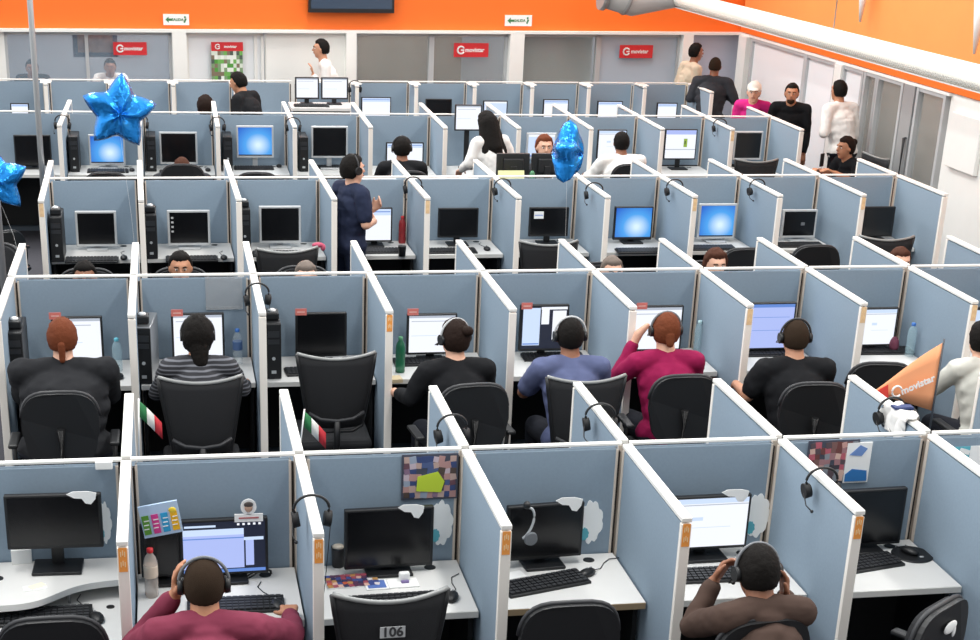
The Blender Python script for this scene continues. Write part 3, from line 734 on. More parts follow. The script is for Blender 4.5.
seat_person('person in patterned white blouse at the right edge, second row', 985, 322, 1.25, 'round', 'black task chair under the person in patterned blouse, second row', skin='light', shirt=c_pat, hair='short', hcol='black', ht=.014, fing=False)
chair_at('mesh', 337, 356, 0, 'empty black mesh chair facing the dark monitor, second row')
chair_at('round', 884, 365, -.15, 'empty black chair before the lit monitor behind the orange flag')
# third row
h = at(353, 155, y=12.62)
person('standing man in navy t-shirt with headset, arms folded, third row', h, 'stand', -PI/2+.45, 'light', c_navy, lean=.03, g=1.05, hair='short', hcol='black', ht=.016, headset=DGR, sleeve='short', face=True, vox=.009,
       L=(V3(-.22, .05, 1.08), V3(-.02, .24, 1.12)), R=(V3(.22, .02, 1.06), V3(-.02, .26, 1.02)), pants=cloth('navy_trousers', '1b2236'), lh=dict(d=(.6, .3, .6), n=(0, -1, 0), t=(0, .3, 1)), rh=dict(d=(-1, .3, .2), n=(0, -1, 0), t=(0, .3, 1)))
chair_at('mesh', 288, 250, .1, 'black mesh chair with pink cloth on it, third row')
chair_at('mesh', 550, 243, 0, 'black chair pushed to the desk with noted monitor, third row')
chair_at('round', 748, 250, 0, 'dark chair in front of the right blue desktop monitor')
chair_at('round', 818, 247, 0, 'dark round-backed chair, second from right in third row')
chair_at('mesh', 888, 238, -.1, 'dark mesh chair in the last cubicle of the third row')
pc = at(318, 245, z=1.0); MB().ell((0, 0, 0), (.05, .025, .022), mat('dull_pink', 'b8506a', .8)).ell((.04, .0, -.02), (.02, .02, .03), MC['dull_pink']).build('pink_cloth', None, pc); tag(bpy.data.objects['pink_cloth'], 'small pink cloth draped on a black chair, third row', 'cloth')
# people facing the camera beyond the second row panels, only the tops of the heads show
for (px, py, hc, kd, lab, sk) in ((84, 262, 'black', 'short', 'dark-haired head just above second row partition, leftmost', 'brown'), (180, 252, 'black', 'short', 'man with black hair peering over the second row partition', 'tan'),
                          (306, 262, 'grey', 'buzz', 'person with greying cropped hair behind second row partition', 'light'), (613, 257, 'grey', 'bald', 'balding head behind the second row, below blue monitor', 'light'),
                          (717, 250, 'brown', 'long', 'curly brown-haired head behind the second row partition', 'light'), (902, 248, 'brown', 'short', 'brown-haired head behind last cubicles of second row', 'light')):
    h = at(px, py, y=10.9); p = person(lab, h, 'sit', PI, sk, c_dgrey, hair=kd, hcol=hc, ht=.018 if kd == 'long' else .01, fing=False, vox=.013, face=True, lean=.1)
    chair('round', (p.location.x, p.location.y, 0), PI, lab.replace('head', 'chair').split(',')[0][:0]+f"black chair carrying the {lab.split(' behind')[0].split(' peering')[0].split(' just')[0]}")
h = at(907, 412, y=7.35)
p = person('dark-haired person behind the front row beside the orange flag', h, 'sit', PI-.3, 'brown', c_dgrey, hair='short', hcol='dark', ht=.012, fing=False, vox=.011, face=True, lean=.1)
chair('round', (p.location.x, p.location.y, 0), PI, 'black chair under the person beside the orange flag')
# facing woman on the far side of the third row with monitor backs before her
h = at(545, 135, y=14.65)
p = person('woman with reddish hair facing the camera behind two monitors', h, 'sit', PI, 'light', c_dgrey, hair='long', hcol='auburn', ht=.012, fing=False, vox=.010, face=True, lean=.1)
chair('round', (p.location.x, p.location.y, 0), PI, 'black chair under the reddish-haired woman facing the camera')
yo = 13.85
dk = empty('raised_desk', (2.3, yo, 0), 0, 'white raised desk on the far side of the third row', 'desk')
MB().box((.1, -.02, 1.13), (1.5, .5, .04), LAM, bev=.003).build('desktop', dk)
for sx in (-.62, .82): MB().box((sx, -.02, .555), (.03, .38, 1.11), DGR).build('leg', dk)
for x0, x1, lab in ((496, 530, 'black monitor seen from behind above yellow papers'), (531, 562, 'black monitor seen from behind before the facing woman')):
    a, b = at(x0, 160, y=yo), at(x1, 160, y=yo); t = at((x0+x1)/2, 151, y=yo)
    w = b.x-a.x-.01; hgt = t.z-1.17-.03
    o = proto(('monb', x0), mk_mon(w, hgt, .03+hgt/2, 'offg', BLK), ((a.x+b.x)/2, yo, 1.15), PI, lab, 'monitor', 'computer monitors')
pp = at(512, 169, y=13.62); MB().box((0, 0, 0), (.24, .02, .12), mat('yellow_paper', 'eceab0', .8), rot=(-.25, 0, 0)).build('paper_sheaf', None, (pp.x, 13.64, 1.22))
tag(bpy.data.objects['paper_sheaf'], 'pale yellow papers leaning behind the monitor back', 'papers')
pp = at(532, 168, y=13.7); MB().lathe([(.02, 0), (.025, .06), (.024, .1), (.012, .12)], mat('green_bottle', '3f7d55', .4)).build('green_cup', None, (pp.x, 13.68, 1.15)); tag(bpy.data.objects['green_cup'], 'small green cup beside the monitor backs', 'cup')
# fourth row people
seat_person('person in black with a headset in the fourth row', 402, 137, 1.27, 'round', 'black chair under the headset wearer in black, fourth row', skin='brown', shirt=c_blk, hair='short', hcol='black', ht=.012, headset=DGR, fing=False, vox=.013, g=1.15)
h = at(487, 112, y=15.3)
person('woman with long black hair in white blouse standing at desk', h, 'stand', .35, 'light', c_wht, hair='long', hcol='black', ht=.02, extras=LONG, lean=.22, hr=(0, -.2), vox=.011, L=(V3(-.25, .12, 1.08), V3(-.2, .34, .98)), R=(V3(.25, .1, 1.08), V3(.18, .34, .98)))
chair_at('round', 509, 139, .5, 'black chair beside the woman in white blouse')
seat_person('man in white shirt seated in the fourth row, back turned', 622, 132, 1.27, 'round', 'black chair under the man in white shirt, fourth row', skin='brown', shirt=c_wht, hair='short', hcol='black', ht=.009, fing=False, vox=.012, g=1.3, L=(V3(-.30, .20, .80), V3(-.30, .42, .77)))
chair_at('mesh', 757, 168, 0, 'wide black chair back below the last fourth row monitor', ztop=.95)
for px, lab in ((106, 'dark chair top before blue desktop monitor, second fourth-row cubicle'), (257, 'dark chair top before blue desktop monitor, fourth fourth-row cubicle')):
    chair_at('round', px, 174, 0, lab)
p = at(182, 167, y=15.8); person('brown-haired person seated low before dark fourth row monitor', (p.x, 15.9, 1.0), 'sit', 0, 'brown', c_dgrey, hair='short', hcol='brown', fing=False, vox=.014)
chair('round', (p.x, 15.72, 0), 0, 'black chair under the person before dark fourth row monitor')
# back row people
h = at(205, 96, y=18.3); p = person('dark-haired person seated beside the standing man in black', h, 'sit', 0, 'brown', c_dgrey, hair='long', hcol='dark', ht=.02, fing=False, vox=.013)
chair('round', (p.location.x, p.location.y, 0), 0, 'chair under the dark-haired person near the man in black')
h = at(238, 72, y=18.4)
person('man in black shirt leaning over a back row desk', h, 'stand', .9, 'tan', c_blk, hair='short', hcol='black', ht=.012, lean=.24, hr=(.2, -.3), vox=.012, L=(V3(-.25, .1, 1.0), V3(-.18, .3, .85)), g=1.15)
h = at(321, 39, y=20.35)
person('man in white shirt raising a hand by the back wall', h, 'stand', PI/2-.1, 'mid', c_wht, hair='short', hcol='black', ht=.012, face=True, vox=.011, L=(V3(-.22, .12, 1.08), V3(-.14, .28, 1.30)), lh=dict(d=(0, .2, 1), n=(0, 1, 0), t=(1, 0, 0), curl=.3))
# people by the right hand glass wall
h = at(697, 43, y=20.5); person('man in beige shirt talking beside the grey-shirted man', h, 'stand', -PI/2+.2, 'brown', c_beige, hair='short', hcol='black', ht=.010, sleeve='short', face=True, vox=.011)
h = at(716, 57, y=19.6); person('man in dark grey shirt with folded arms, back turned', h, 'stand', -.5, 'brown', c_dgrey, hair='bald', hcol='buzz', ht=.004, vox=.011, g=1.3, L=(V3(-.27, .08, 1.12), V3(-.02, .24, 1.16)), R=(V3(.31, .06, 1.14), V3(.12, .26, 1.2)))
h = at(755, 82, y=17.8); person('woman in pink top and white cap by the glass wall', h, 'stand', PI-.4, 'light', c_pink, hair='short', hcol='brown', ht=.008, cap=mat('cap_white', 'f0eee4', .7), face=True, vox=.011)
h = at(793, 83, y=17.4); person('bearded man in black shirt standing facing the camera', h, 'stand', PI-.42, 'tan', c_blk, hair='short', hcol='black', ht=.009, face='beard', vox=.010, g=1.15, sleeve='long')
h = at(840, 80, y=17.0); person('man in white shirt facing the glass wall, back turned', h, 'stand', .35, 'tan', c_wht, hair='short', hcol='black', ht=.010, vox=.011, g=1.2, L=(V3(-.26, .06, 1.12), V3(-.12, .16, 1.34)))
h = at(847, 137, y=15.75); p = person('seated woman with dark bun in dark top facing left', h, 'sit', PI/2+.2, 'tan', c_blk, hair='short', hcol='dark', ht=.014, extras=[('e', (0, -.10, .06), (.045, .04, .04))], face=True, vox=.010, sleeve='short', L=(V3(-.24, .16, .80), V3(-.14, .38, .90)), R=(V3(.24, .16, .80), V3(.12, .40, .88)), pants=cloth('purple', '8c4f9c'))
chair('mesh', (p.location.x, p.location.y, 0), PI/2+.2, 'black mesh chair under the seated woman with a bun')
exec_phone = at(820, 158, y=15.7)
# people seen through the office glass
for px, py, lab in ((110, 66, 'man behind the office glass above the star balloon'), (32, 69, 'dark-haired person behind office glass near left edge')):
    h = at(px, py, y=22.6 if px > 50 else 22.4); person(lab, (h.x, h.y, max(1.2, h.z)), 'sit', PI, 'brown', c_wht if px > 50 else c_blk, hair='short', hcol='black', fing=False, vox=.014, face=True)
# ------------------------------------------------------------------ room
def struct(o, label=None): o['kind'] = 'structure'; return o
struct(MB().box((3.2, 12, -.02), (16, 30, .04), mat('dark_carpet', '3b3a40', .95, var=.1, vscale=30)).build('floor'))
WN = Vector((math.sin(-.1), math.cos(.1), 0)).normalized(); WP = Vector((0, 20.72, 0)); wa = .1
WU = Vector((math.cos(wa), math.sin(wa), 0))
def wp(px, py=50): v = on_plane(px, py, WP, WN); return (v-WP).dot(WU), v.z           # along the back wall, height
def wbox(mb, u0, u1, z0, z1, y, t, m): return mb.box(((u0+u1)/2, y, (z0+z1)/2), (u1-u0, t, z1-z0), m)
def wroot(o): o.location = WP; o.rotation_euler = (0, 0, wa); return o
HZ = 1.79; ZT = 4.2
uend = 8.17/math.cos(wa)
struct(wroot(wbox(MB(), -3, uend+.1, HZ, ZT, .1, .2, ORNG).build('wall_back')))
struct(wroot(wbox(MB(), -3, uend, HZ-.035, HZ+.0, -.03, .12, CAP).build('trim_1')))
m = MB()
def U(px): return wp(px)[0]
for a, b in ((172, 186), (345, 355), (508, 522), (680, 690)): wbox(m, U(a), U(b), 0, HZ-.035, .03, .24, WALLW)
struct(wroot(m.build('trim_2')))
struct(wroot(wbox(MB(), U(266), U(345), 0, HZ-.035, .06, .1, WALLW).build('wall_back_section')))
struct(wroot(wbox(MB(), -3, U(690), 0, .75, .06, .1, WALLW).build('wall_back_base')))
nwin = 0
def window(a, b, gm, mull=(), z0=.75, fr=CAP):
    global nwin; nwin += 1; u0, u1 = U(a), U(b)
    r = empty(f'window_{nwin}', WP, wa); struct(r); t = .035
    m = MB(); wbox(m, u0, u1, HZ-.08, HZ-.036, .05, .07, fr); wbox(m, u0, u1, z0, z0+.04, .05, .07, fr); wbox(m, u0, u0+t, z0, HZ-.05, .05, .07, fr); wbox(m, u1-t, u1, z0, HZ-.05, .05, .07, fr)
    for q in mull: wbox(m, U(q)-.02, U(q)+.02, z0, HZ-.05, .05, .06, fr)
    m.build('window_frame', r); wbox(MB(), u0+.02, u1-.02, z0+.02, HZ-.06, .06, .012, gm).build('window_glass', r)
window(5, 172, GL_BLUE, (87,), fr=LGR); window(186, 264, GL_WHITE, (256,)); window(355, 432, GL_GREY, fr=LGR); window(432, 508, GL_GREY, fr=LGR); window(522, 599, GL_GREY, fr=LGR); window(599, 680, GL_FROST, (), fr=LGR)
struct(wroot(wbox(MB(), -3.4, U(5)-.0, .75, HZ-.03, .05, .1, WALLW).build('wall_back_left')))
# lilac door recess and corner column
o = empty('door_1', WP, wa); struct(o); wbox(MB(), U(690), U(747), 0, HZ-.035, .08, .05, GL_LILAC).build('door_leaf', o); wbox(MB(), U(745), U(749), 0, HZ-.04, .04, .06, LGR).build('door_frame', o)
# office behind the glass
struct(wroot(wbox(MB(), -4, uend+1, 0, 4, 4.0, .1, mat('office_wall', 'a3adb6', .8)).build('wall_office')))
struct(wroot(wbox(MB(), U(350), U(515), 0, 2.4, 2.6, .05, mat('office_dark_wall', '77756f', .8, var=.1, vscale=2)).build('wall_office_partition')))
bl = MB(); u0, u1 = U(524), U(597)
for i in range(34): wbox(bl, u0, u1, .76+.029*i, .785+.029*i, .2, .008, mat('blind_slat', 'b3bab6', .7))
tag(wroot(bl.build('roller_blind')), 'pale grey-green blind hanging behind the back office glass', 'blind')
fr = empty('framed_picture', WP, wa, 'brown picture in dark blue frame behind the office glass', 'picture')
a, b = on_plane(72, 33, WP+WN*.5, WN), on_plane(118, 57, WP+WN*.5, WN); ua, ub = (a-WP).dot(WU), (b-WP).dot(WU)
wbox(MB(), ua, ub, b.z, a.z+.06, .5, .03, mat('navy_frame', '24344f', .4)).build('frame', fr); m = MB(); wbox(m, ua+.06, ub-.06, b.z+.06, a.z, .482, .01, mat('brown_print', '8c6f58', .7, var=.35, vscale=14)); m.build('print', fr)
hg = MB(); wbox(hg, ua+.1, ua+.12, a.z, 2.3, .5, .01, STEEL); wbox(hg, ub-.12, ub-.1, a.z, 2.3, .5, .01, STEEL); hg.build('hanging_wire', fr)
def redsign(x0, y0, x1, y1, lab, poster=None):
    (u0, z1), (u1, z0) = wp(x0, y0), wp(x1, y1); r = empty('red_sign' if not poster else 'poster', WP, wa, lab, 'sign' if not poster else 'poster')
    wbox(MB(), u0, u1, z0, z1, -.005, .008, RED).build('sign_plate', r); w, h = u1-u0, z1-z0; cu, cz = (u0+u1)/2, (z0+z1)/2
    m = MB(); q = h*.26; cx = u0+w*.2
    m.tube([(cx+q*math.cos(t), -.012, cz+q*math.sin(t)) for t in [PI*.15+i*PI*1.7/12 for i in range(13)]], h*.07, WHT, 6); m.box((cx+q*.5, -.012, cz), (q, .004, h*.1), WHT); m.build('logo_ring', r)
    m = MB(); text_into(m, 'movistar', h*.42, WHT, Matrix.Translation((u0+w*.60, -.0105, cz)) @ FACE, .001); m.build('lettering', r)
    if poster:
        (ua, za), (ub, zb) = wp(*poster[:2]), wp(*poster[2:])
        m = MB(); wbox(m, ua, ub, zb, za, -.003, .006, mat('poster_green', '5d8a4c', .6)); rnd = random.Random(3)
        for i in range(10):
            for j in range(7):
                c = rnd.choice(['4f9a3c', '7c9a72', '4b5a50', 'd8e0d2', '80705c', '6fae54', 'e8ece4']); wbox(m, ua+(ub-ua)*i/10, ua+(ub-ua)*(i+1)/10, zb+(za-zb)*j/7, zb+(za-zb)*(j+1)/7, -.007, .002, mat('pp'+c, c, .6))
        m.build('printed_photo', r)
redsign(113, 42, 147, 55, 'red sign with white logo on bluish office glass')
redsign(211, 42, 243, 51, 'red and green poster on the white office window', (211, 51, 243, 80))
redsign(454, 43, 488, 57, 'red sign with white logo on dark grey office glass')
redsign(620, 45, 652, 58, 'red sign with white logo on light blue frosted glass')
def exitsign(x0, y0, x1, y1, lab):
    (u0, z1), (u1, z0) = wp(x0, y0), wp(x1, y1); r = empty('exit_sign', WP, wa, lab, 'sign', 'exit signs on the orange band')
    wbox(MB(), u0, u1, z0, z1, -.012, .024, WHT).build('sign_plate', r); m = MB(); w, h = u1-u0, z1-z0; G = mat('exit_green', '3d7a4a', .5)
    m.prism([(u0+w*.08, z0+h*.5), (u0+w*.2, z0+h*.78), (u0+w*.2, z0+h*.22)], -.028, -.024, G); m.box((u0+w*.27, -.026, z0+h*.5), (w*.14, .004, h*.2), G)
    m.ell((u0+w*.84, -.026, z0+h*.74), (h*.1, .003, h*.1), G); m.box((u0+w*.84, -.026, z0+h*.42), (h*.16, .004, h*.42), G, rot=(0, .4, 0)); text_into(m, 'SALIDA', h*.34, G, Matrix.Translation((u0+w*.55, -.0255, z0+h*.5)) @ FACE, .001); m.build('sign_marks', r)
exitsign(163, 14, 189, 25, 'white exit sign on orange wall above left offices'); exitsign(505, 15, 531, 26, 'white exit sign on orange wall right of the television')
(u0, _), (u1, _) = wp(307, 8), wp(392, 8); zt = wp(350, 12)[1]
tv = empty('television', WP, wa, 'black television mounted on the orange back wall', 'television')
wbox(MB(), u0, u1, zt, zt+.62, -.09, .07, BLK).build('frame', tv); wbox(MB(), u0+.03, u1-.03, zt+.05, zt+.59, -.127, .004, mat('tv_screen', '3c4a5c', .15)).build('screen', tv); wbox(MB(), (u0+u1)/2-.15, (u0+u1)/2+.15, zt+.2, zt+.4, -.03, .06, BLK).build('wall_bracket', tv)
# right side glass wall (runs away from the camera at x = XW)
XW = 8.12; yc = 21.5
struct(MB().box((XW+.1, (yc+6)/2, (HZ+.02+ZT)/2+.0), (.2, yc-6, ZT-HZ-.02), ORNG_LIT).build('wall_right_upper'))
struct(MB().box((XW-.012, (yc+6)/2, HZ+.11), (.03, yc-6, .2), ORNG).build('trim_3'))
struct(MB().box((XW-.01, (yc+15.2)/2, HZ-.015), (.06, yc-15.2, .03), CAP).build('trim_4'))
struct(MB().box((XW+.08, (15.22+5)/2, .895), (.16, 10.22, 1.79), WALLW).build('wall_right'))
def Y(px, py): return at(px, py, x=XW).y
segs = [(21.0, 19.1, GL_WHITE), (19.05, 18.15, GL_WHITE), (17.9, 17.35, GL_WHITE), (17.28, 16.97, GL_GREY), (16.93, 16.3, GL_GREY), (15.92, 15.3, GL_GREY)]
for i, (ya, yb, gm) in enumerate(segs):
    nwin += 1; r = empty(f'window_{nwin}', (XW, 0, 0)); struct(r)
    fm = LGR
    m = MB(); m.box((0, ya, .88), (.07, .05, 1.76), fm); m.box((0, yb, .88), (.07, .05, 1.76), fm); m.box((0, (ya+yb)/2, .05), (.06, ya-yb, .1), fm); m.box((0, (ya+yb)/2, 1.74), (.06, ya-yb, .04), fm); m.build('window_frame', r)
    m = MB().box((.01, (ya+yb)/2, .89), (.012, ya-yb-.04, 1.68), gm); m.build('window_glass', r)
struct(MB().box((XW, 18.0, .88), (.12, .2, 1.76), WALLW).build('trim_5')); struct(MB().box((XW, 16.1, .88), (.09, .26, 1.76), mat('door_frame_grey', 'a9abac', .4, metal=.3)).build('trim_6'))
struct(MB().box((XW, 21.25, .88), (.16, .3, 1.76), WALLW).build('trim_7'))
dh = at(903, 150, x=XW-.06); MB().tube([(XW-.02, dh.y, .55), (XW-.07, dh.y, .55), (XW-.07, dh.y, 1.2), (XW-.02, dh.y, 1.2)], .018, BLK, 8).build('door_handle'); tag(bpy.data.objects['door_handle'], 'long vertical black pull handle on the grey glass door', 'handle')
struct(MB().box((XW+1.6, 18, 1.5), (.1, 8, 3), mat('side_office_wall', 'a8aaa6', .8, var=.05, vscale=2)).build('wall_side_office'))
MB().box((XW-.025, 14.75, 1.35), (.05, .62, .56), WALLW, bev=.01).build('notice_board'); tag(bpy.data.objects['notice_board'], 'white board mounted on the white right wall', 'board')
# long white duct below the upper orange wall
DX = 6.62
du = empty('ceiling_duct', (DX, 0, 0), 0, 'long white perforated duct running along the right orange wall', 'duct')
dm = mat('duct_white', 'f2efe6', .5); m = MB()
prof = [(.105*math.cos(a), 2.335+.10*math.sin(a)) for a in [2*PI*i/20 for i in range(20)]]
m.prism(prof, 6, 19.9, dm, axis='y'); o = m.build('duct_body', du)
for p_ in o.data.polygons: p_.use_smooth = len(p_.vertices) == 4
m = MB()
for i in range(200):
    y = 10.5+i*.046
    for a in (3.5, 3.75, 4.0): m.box((.1055*math.cos(a), y, 2.335+.1005*math.sin(a)), (.008, .018, .012), mat('duct_slot', 'd2cfc6', .6))
m.build('perforations', du)['kind'] = 'stuff'
MB().box((-.04, 13, 2.232), (.03, 13.8, .012), CAP).build('lower_rail', du)
MB().cone((0, 15, 2.41), (0, 15, 4.2), .006, .006, STEEL).build('hanger', du); MB().cone((0, 18.5, 2.41), (0, 18.5, 4.2), .006, .006, STEEL).build('hanger', du)
p1, p2 = at(606, 2, y=19.95), at(640, 6, y=19.95)
e = empty('duct_elbow', (p1.x, 19.95, 0), 0, 'grey sheet-metal duct fitting at the far end of the white duct', 'duct')
gm = mat('galvanised', 'b0aeab', .5, metal=.1)
MB().tube([(0, 0, p1.z+.12), (p2.x-p1.x-.1, .02, p2.z+.06), (DX-p1.x-.12, .02, 2.345), (DX-p1.x, -.06, 2.335)], [.2, .19, .14, .104], gm, 18).build('elbow', e)
MB().cone((-.06, 0, p1.z+.13), (0, 0, p1.z+.12), .23, .23, mat('flange_grey', '8b8a88', .5), 20).build('flange', e); MB().cone((p2.x-p1.x-.2, 0, p2.z+.1), (p2.x-p1.x-.16, 0, p2.z+.09), .215, .215, MC['flange_grey'], 20).build('flange', e)
for px, py0, py1, lab, w in ((860, 22, -30, 'white cone lamp on the orange wall left of another', .085), (974, 54, -10, 'white drooping lamp on orange wall at right edge', .09)):
    a, b = at(px, py0, x=7.98), at(px-1, py1, x=7.98)
    r = empty('wall_lamp', (7.98, a.y, 0), 0, lab, 'lamp'); MB().cone((0, 0, a.z), (0, 0, b.z), .012, w, WHT, 14).build('lamp_shade', r); MB().box((.07, 0, b.z-.02), (.12, .05, .05), WHT).build('wall_mount', r)
# poles
for px, py, yy, lab in ((43, 185, 14.0, 'slim grey metal pole standing left of the third row'), (1, 250, 11.5, 'grey metal pole at the left edge')):
    p = at(px, py, y=yy); r = empty('support_pole', (p.x, yy, 0), 0, lab, 'pole'); MB().cone((0, 0, .01), (0, 0, 4.2), .025, .025, mat('pole_grey', '9fa2a4', .4, metal=.3), 14).build('pole_shaft', r); MB().cone((0, 0, 0), (0, 0, .015), .08, .08, GRYP, 16).build('foot_plate', r)
# dark chairs standing left of the third row
for x, y, rz, lab in ((-1.45, 12.7, .6, 'black chair standing nearest the divider left of third row'), (-1.5, 13.6, -.5, 'black chair furthest back left of the third row'), (-1.42, 11.9, 2.6, 'black chair turned round left of the third row')):
    chair('round', (x, y), rz, lab)
# ------------------------------------------------------------------ raised desk with two monitors in the back row
a, b = at(295, 105, y=19.2), at(348, 105, y=19.2)
dk = empty('counter_desk', ((a.x+b.x)/2, 19.25, 0), 0, 'white raised counter holding two lit monitors, back row', 'desk')
MB().box((0, 0, 1.04), (b.x-a.x+.12, .5, .04), LAM, bev=.003).build('desktop', dk); MB().box((0, 0, .55), (b.x-a.x+.06, .44, .9), mat('counter_body', '8f97a6', .7)).build('cabinet_body', dk)
for x0, x1, lab in ((295, 319, 'left lit monitor of the pair on the white counter'), (321, 348, 'right lit monitor of the pair on the white counter')):
    a, b = at(x0, 90, y=19.3), at(x1, 90, y=19.3); t, u = at(307, 77, y=19.3), at(307, 99, y=19.3)
    proto(('mone', x0), mk_mon(b.x-a.x, t.z-u.z, (t.z+u.z)/2-1.06, 'white', DGR), ((a.x+b.x)/2, 19.3, 1.06), 0, lab, 'monitor', 'computer monitors')
proto('kb', mk_kb, ((a.x+b.x)/2-.3, 19.12, 1.06), 0, 'black keyboard on the white counter below two monitors', 'keyboard', 'black keyboards')
# ------------------------------------------------------------------ headsets hanging on dividers
def mk_hs(cm=None):
    def f():
        r = empty('headset'); m = cm or BLK                     # hooked over a divider that runs along y, top of the divider at z=0
        MB().tube([(.075*math.cos(a), 0, -.03+.062*math.sin(a)) for a in [-.35+(PI+.7)*i/18 for i in range(19)]], .0065, m, 8).build('headband', r)
        for sx in (-1, 1): MB().cone((sx*.052, 0, -.075), (sx*.083, 0, -.08), .032, .036, BLKM, 16).build('ear_cushion', r)
        MB().tube([(-.08, 0, -.09), (-.085, -.05, -.13), (-.075, -.09, -.14)], .003, BLK, 6).ell((-.074, -.095, -.141), .008, BLK).build('microphone', r)
        MB().tube([(.08, 0, -.11), (.07, .01, -.25), (.06, .03, -.4), (.05, .05, -.52)], .002, BLK, 5).build('cable', r)
        return r
    return f
for r, j, back, d, lab in (('A', 1, 0, .62, 'third divider end, front row'), ('A', 4, 0, .52, 'divider right of the brown jacket man'), ('A', 5, 1, .42, 'divider stub below the orange flag'), ('A', 2, 1, .35, 'divider stub behind the leftmost collage'), ('A', 3, 1, .45, 'divider stub behind the slate blue man'),
                      ('B', 2, 0, .42, 'divider beside the striped knit woman'), ('C', 4, 0, .25, 'divider right of the standing navy man'), ('C', 5, 0, .35, 'divider left of the noted monitor'), ('C', 6, 0, .55, 'divider left of a bright blue desktop'), ('C', 7, 0, .42, 'divider right of left blue desktop'), ('C', 8, 0, .42, 'divider right of the right blue desktop'),
                      ('D', 0, 0, .55, 'first fourth row divider left of star balloon'), ('D', 1, 0, .5, 'fourth row divider behind the star balloon'), ('D', 2, 0, .62, 'fourth row divider left of blue desktop'), ('D', 3, 0, .62, 'fourth row divider right of blue desktop'), ('D', 9, 0, .5, 'divider left of the last fourth row monitor'), ('E', 5, 0, .3, 'short back row divider right of white counter')):
    p = node(r, j); y = p.y+(d if back else -d)
    proto('hs', mk_hs(), (p.x, y, TOP+.006), .1*(j % 3-1), f"black headset hanging over the {lab}", 'headset', 'headsets hung on the dividers')
# headset hanging on the dark monitor of the third front cubicle
p = at(528, 503, y=6.33); r = empty('headset', (p.x, 6.36, p.z-.03), .2, 'silver headset hanging on the dark monitor of brown-edged desk', 'headset')
MB().tube([(.03*math.sin(a*1.3), -.03, -.07+.075*math.cos(a)) for a in [PI*i/14 for i in range(15)]], .006, SILV, 8).build('headband', r)
MB().ell((-.01, -.03, .02), (.018, .02, .02), BLK).build('ear_cushion', r); MB().lathe([(.03, -.01), (.034, 0), (.03, .012)], GRYP).build('ear_cushion', r, loc=(.015, -.035, -.15)).rotation_euler = (PI/2, 0, 0)
# ------------------------------------------------------------------ balloons
FOIL = mat('blue_foil', '1f86d8', .2, metal=.7, bump=1.0, bscale=22); 
def balloon(px, py, y, size, rz, lab, tie, tiltr=0):
    p = at(px, py, y=y); n = 10; R1, R2 = size/2, size/2*.60; top = []
    r = empty('star_balloon', p, rz, lab, 'balloon', 'blue star balloons')
    bm = MB(); im = bm.mi(FOIL); out = []; NS = 60
    def rad(a):
        k = (a % (2*PI/5))/(2*PI/5); k = abs(k-.5)*2                      # 1 at tip, 0 at notch
        return R2+(R1-R2)*(k**1.45)
    rings = []; NR = 9
    for s in (1, -1):
        for q in range(NR):
            t = q/(NR-1)
            if s == -1 and t == 1: continue
            rings.append([]) 
            for i in range(NS):
                a = 2*PI*i/NS; rr = rad(a-PI/2-0)*max(t, .02); th = size*.24*math.sqrt(max(0, 1-t**2.2))*(1-.25*abs(math.sin(a*2.5)))
                wob = .012*size*math.sin(i*7.1)*t
                rings[-1].append(bm.bm.verts.new((rr*math.cos(a), s*(th+wob*(t < 1)*(t > .6)), rr*math.sin(a))))
    F_, B_ = rings[:NR], rings[NR:]+[rings[NR-1]]
    for G in (F_, B_):
        for q in range(NR-1):
            for i in range(NS):
                f = bm.bm.faces.new((G[q][i], G[q][(i+1) % NS], G[q+1][(i+1) % NS], G[q+1][i])); f.smooth = True; f.material_index = im
        f = bm.bm.faces.new(G[0]); f.material_index = im
    bmesh.ops.recalc_face_normals(bm.bm, faces=bm.bm.faces)
    o = bm.build('foil_star', r); o.rotation_euler = (0, tiltr, 0)
    q = Vector(tie)-p; q.rotate(Euler((0, 0, -rz)))
    MB().tube([(0, 0, -R2*.9), (q.x*.3, q.y*.3, q.z*.4), (q.x*.8, q.y*.8, q.z*.75), q], .0008, WHT, 5).build('ribbon', r)
balloon(119, 112, 10.4, .50, .1, 'blue foil star balloon floating before the fourth row', (node('B', 1).x, node('B', 1).y+.7, TOP+.004), .12)
balloon(-4, 180, 10.6, .46, -.2, 'blue foil star balloon cut off by the left edge', (node('B', 0).x, node('B', 0).y+.6, TOP+.004), -.1)
balloon(568, 153, 10.6, .46, 1.15, 'blue foil star balloon seen edge-on over third row', (node('B', 5).x, node('B', 5).y+.8, TOP+.004), .0)
# ------------------------------------------------------------------ bottles and cups
def bottle(px, py, z, h, m, capm, lab, liquid=None, label_m=None, rad=.032):
    p = at(px, py, z=z); r = empty('water_bottle', p, 0, lab, 'bottle')
    MB().lathe([(rad*.9, 0), (rad, .01), (rad, h*.35), (rad*.92, h*.4), (rad, h*.45), (rad, h*.72), (rad*.8, h*.82), (rad*.42, h*.9), (rad*.4, h*.93)], m, 18).build('bottle_body', r)
    MB().lathe([(rad*.46, h*.92), (rad*.48, h*.93), (rad*.46, h), (rad*.3, h+.002)], capm, 14).build('bottle_cap', r)
    if label_m: MB().lathe([(rad*1.02, h*.42), (rad*1.03, h*.44), (rad*1.03, h*.64), (rad*1.02, h*.66)], label_m, 18).build('paper_label', r)
    return r
REDC = mat('red_cap', 'c01f24', .4); BLUC = mat('blue_cap', '3a6fb8', .4)
bottle(152, 596, DESK, .235, glass_mat('bottle_sand', 'c9bdb2', .5), REDC, 'tall bottle with red cap in front of black monitor', label_m=mat('bottle_label', 'd6c3ae', .6), rad=.031)
bottle(118, 371, DESK, .22, PETB, mat('teal_cap', '5fb6c8', .4), 'pale blue water bottle right of the auburn ponytail woman')
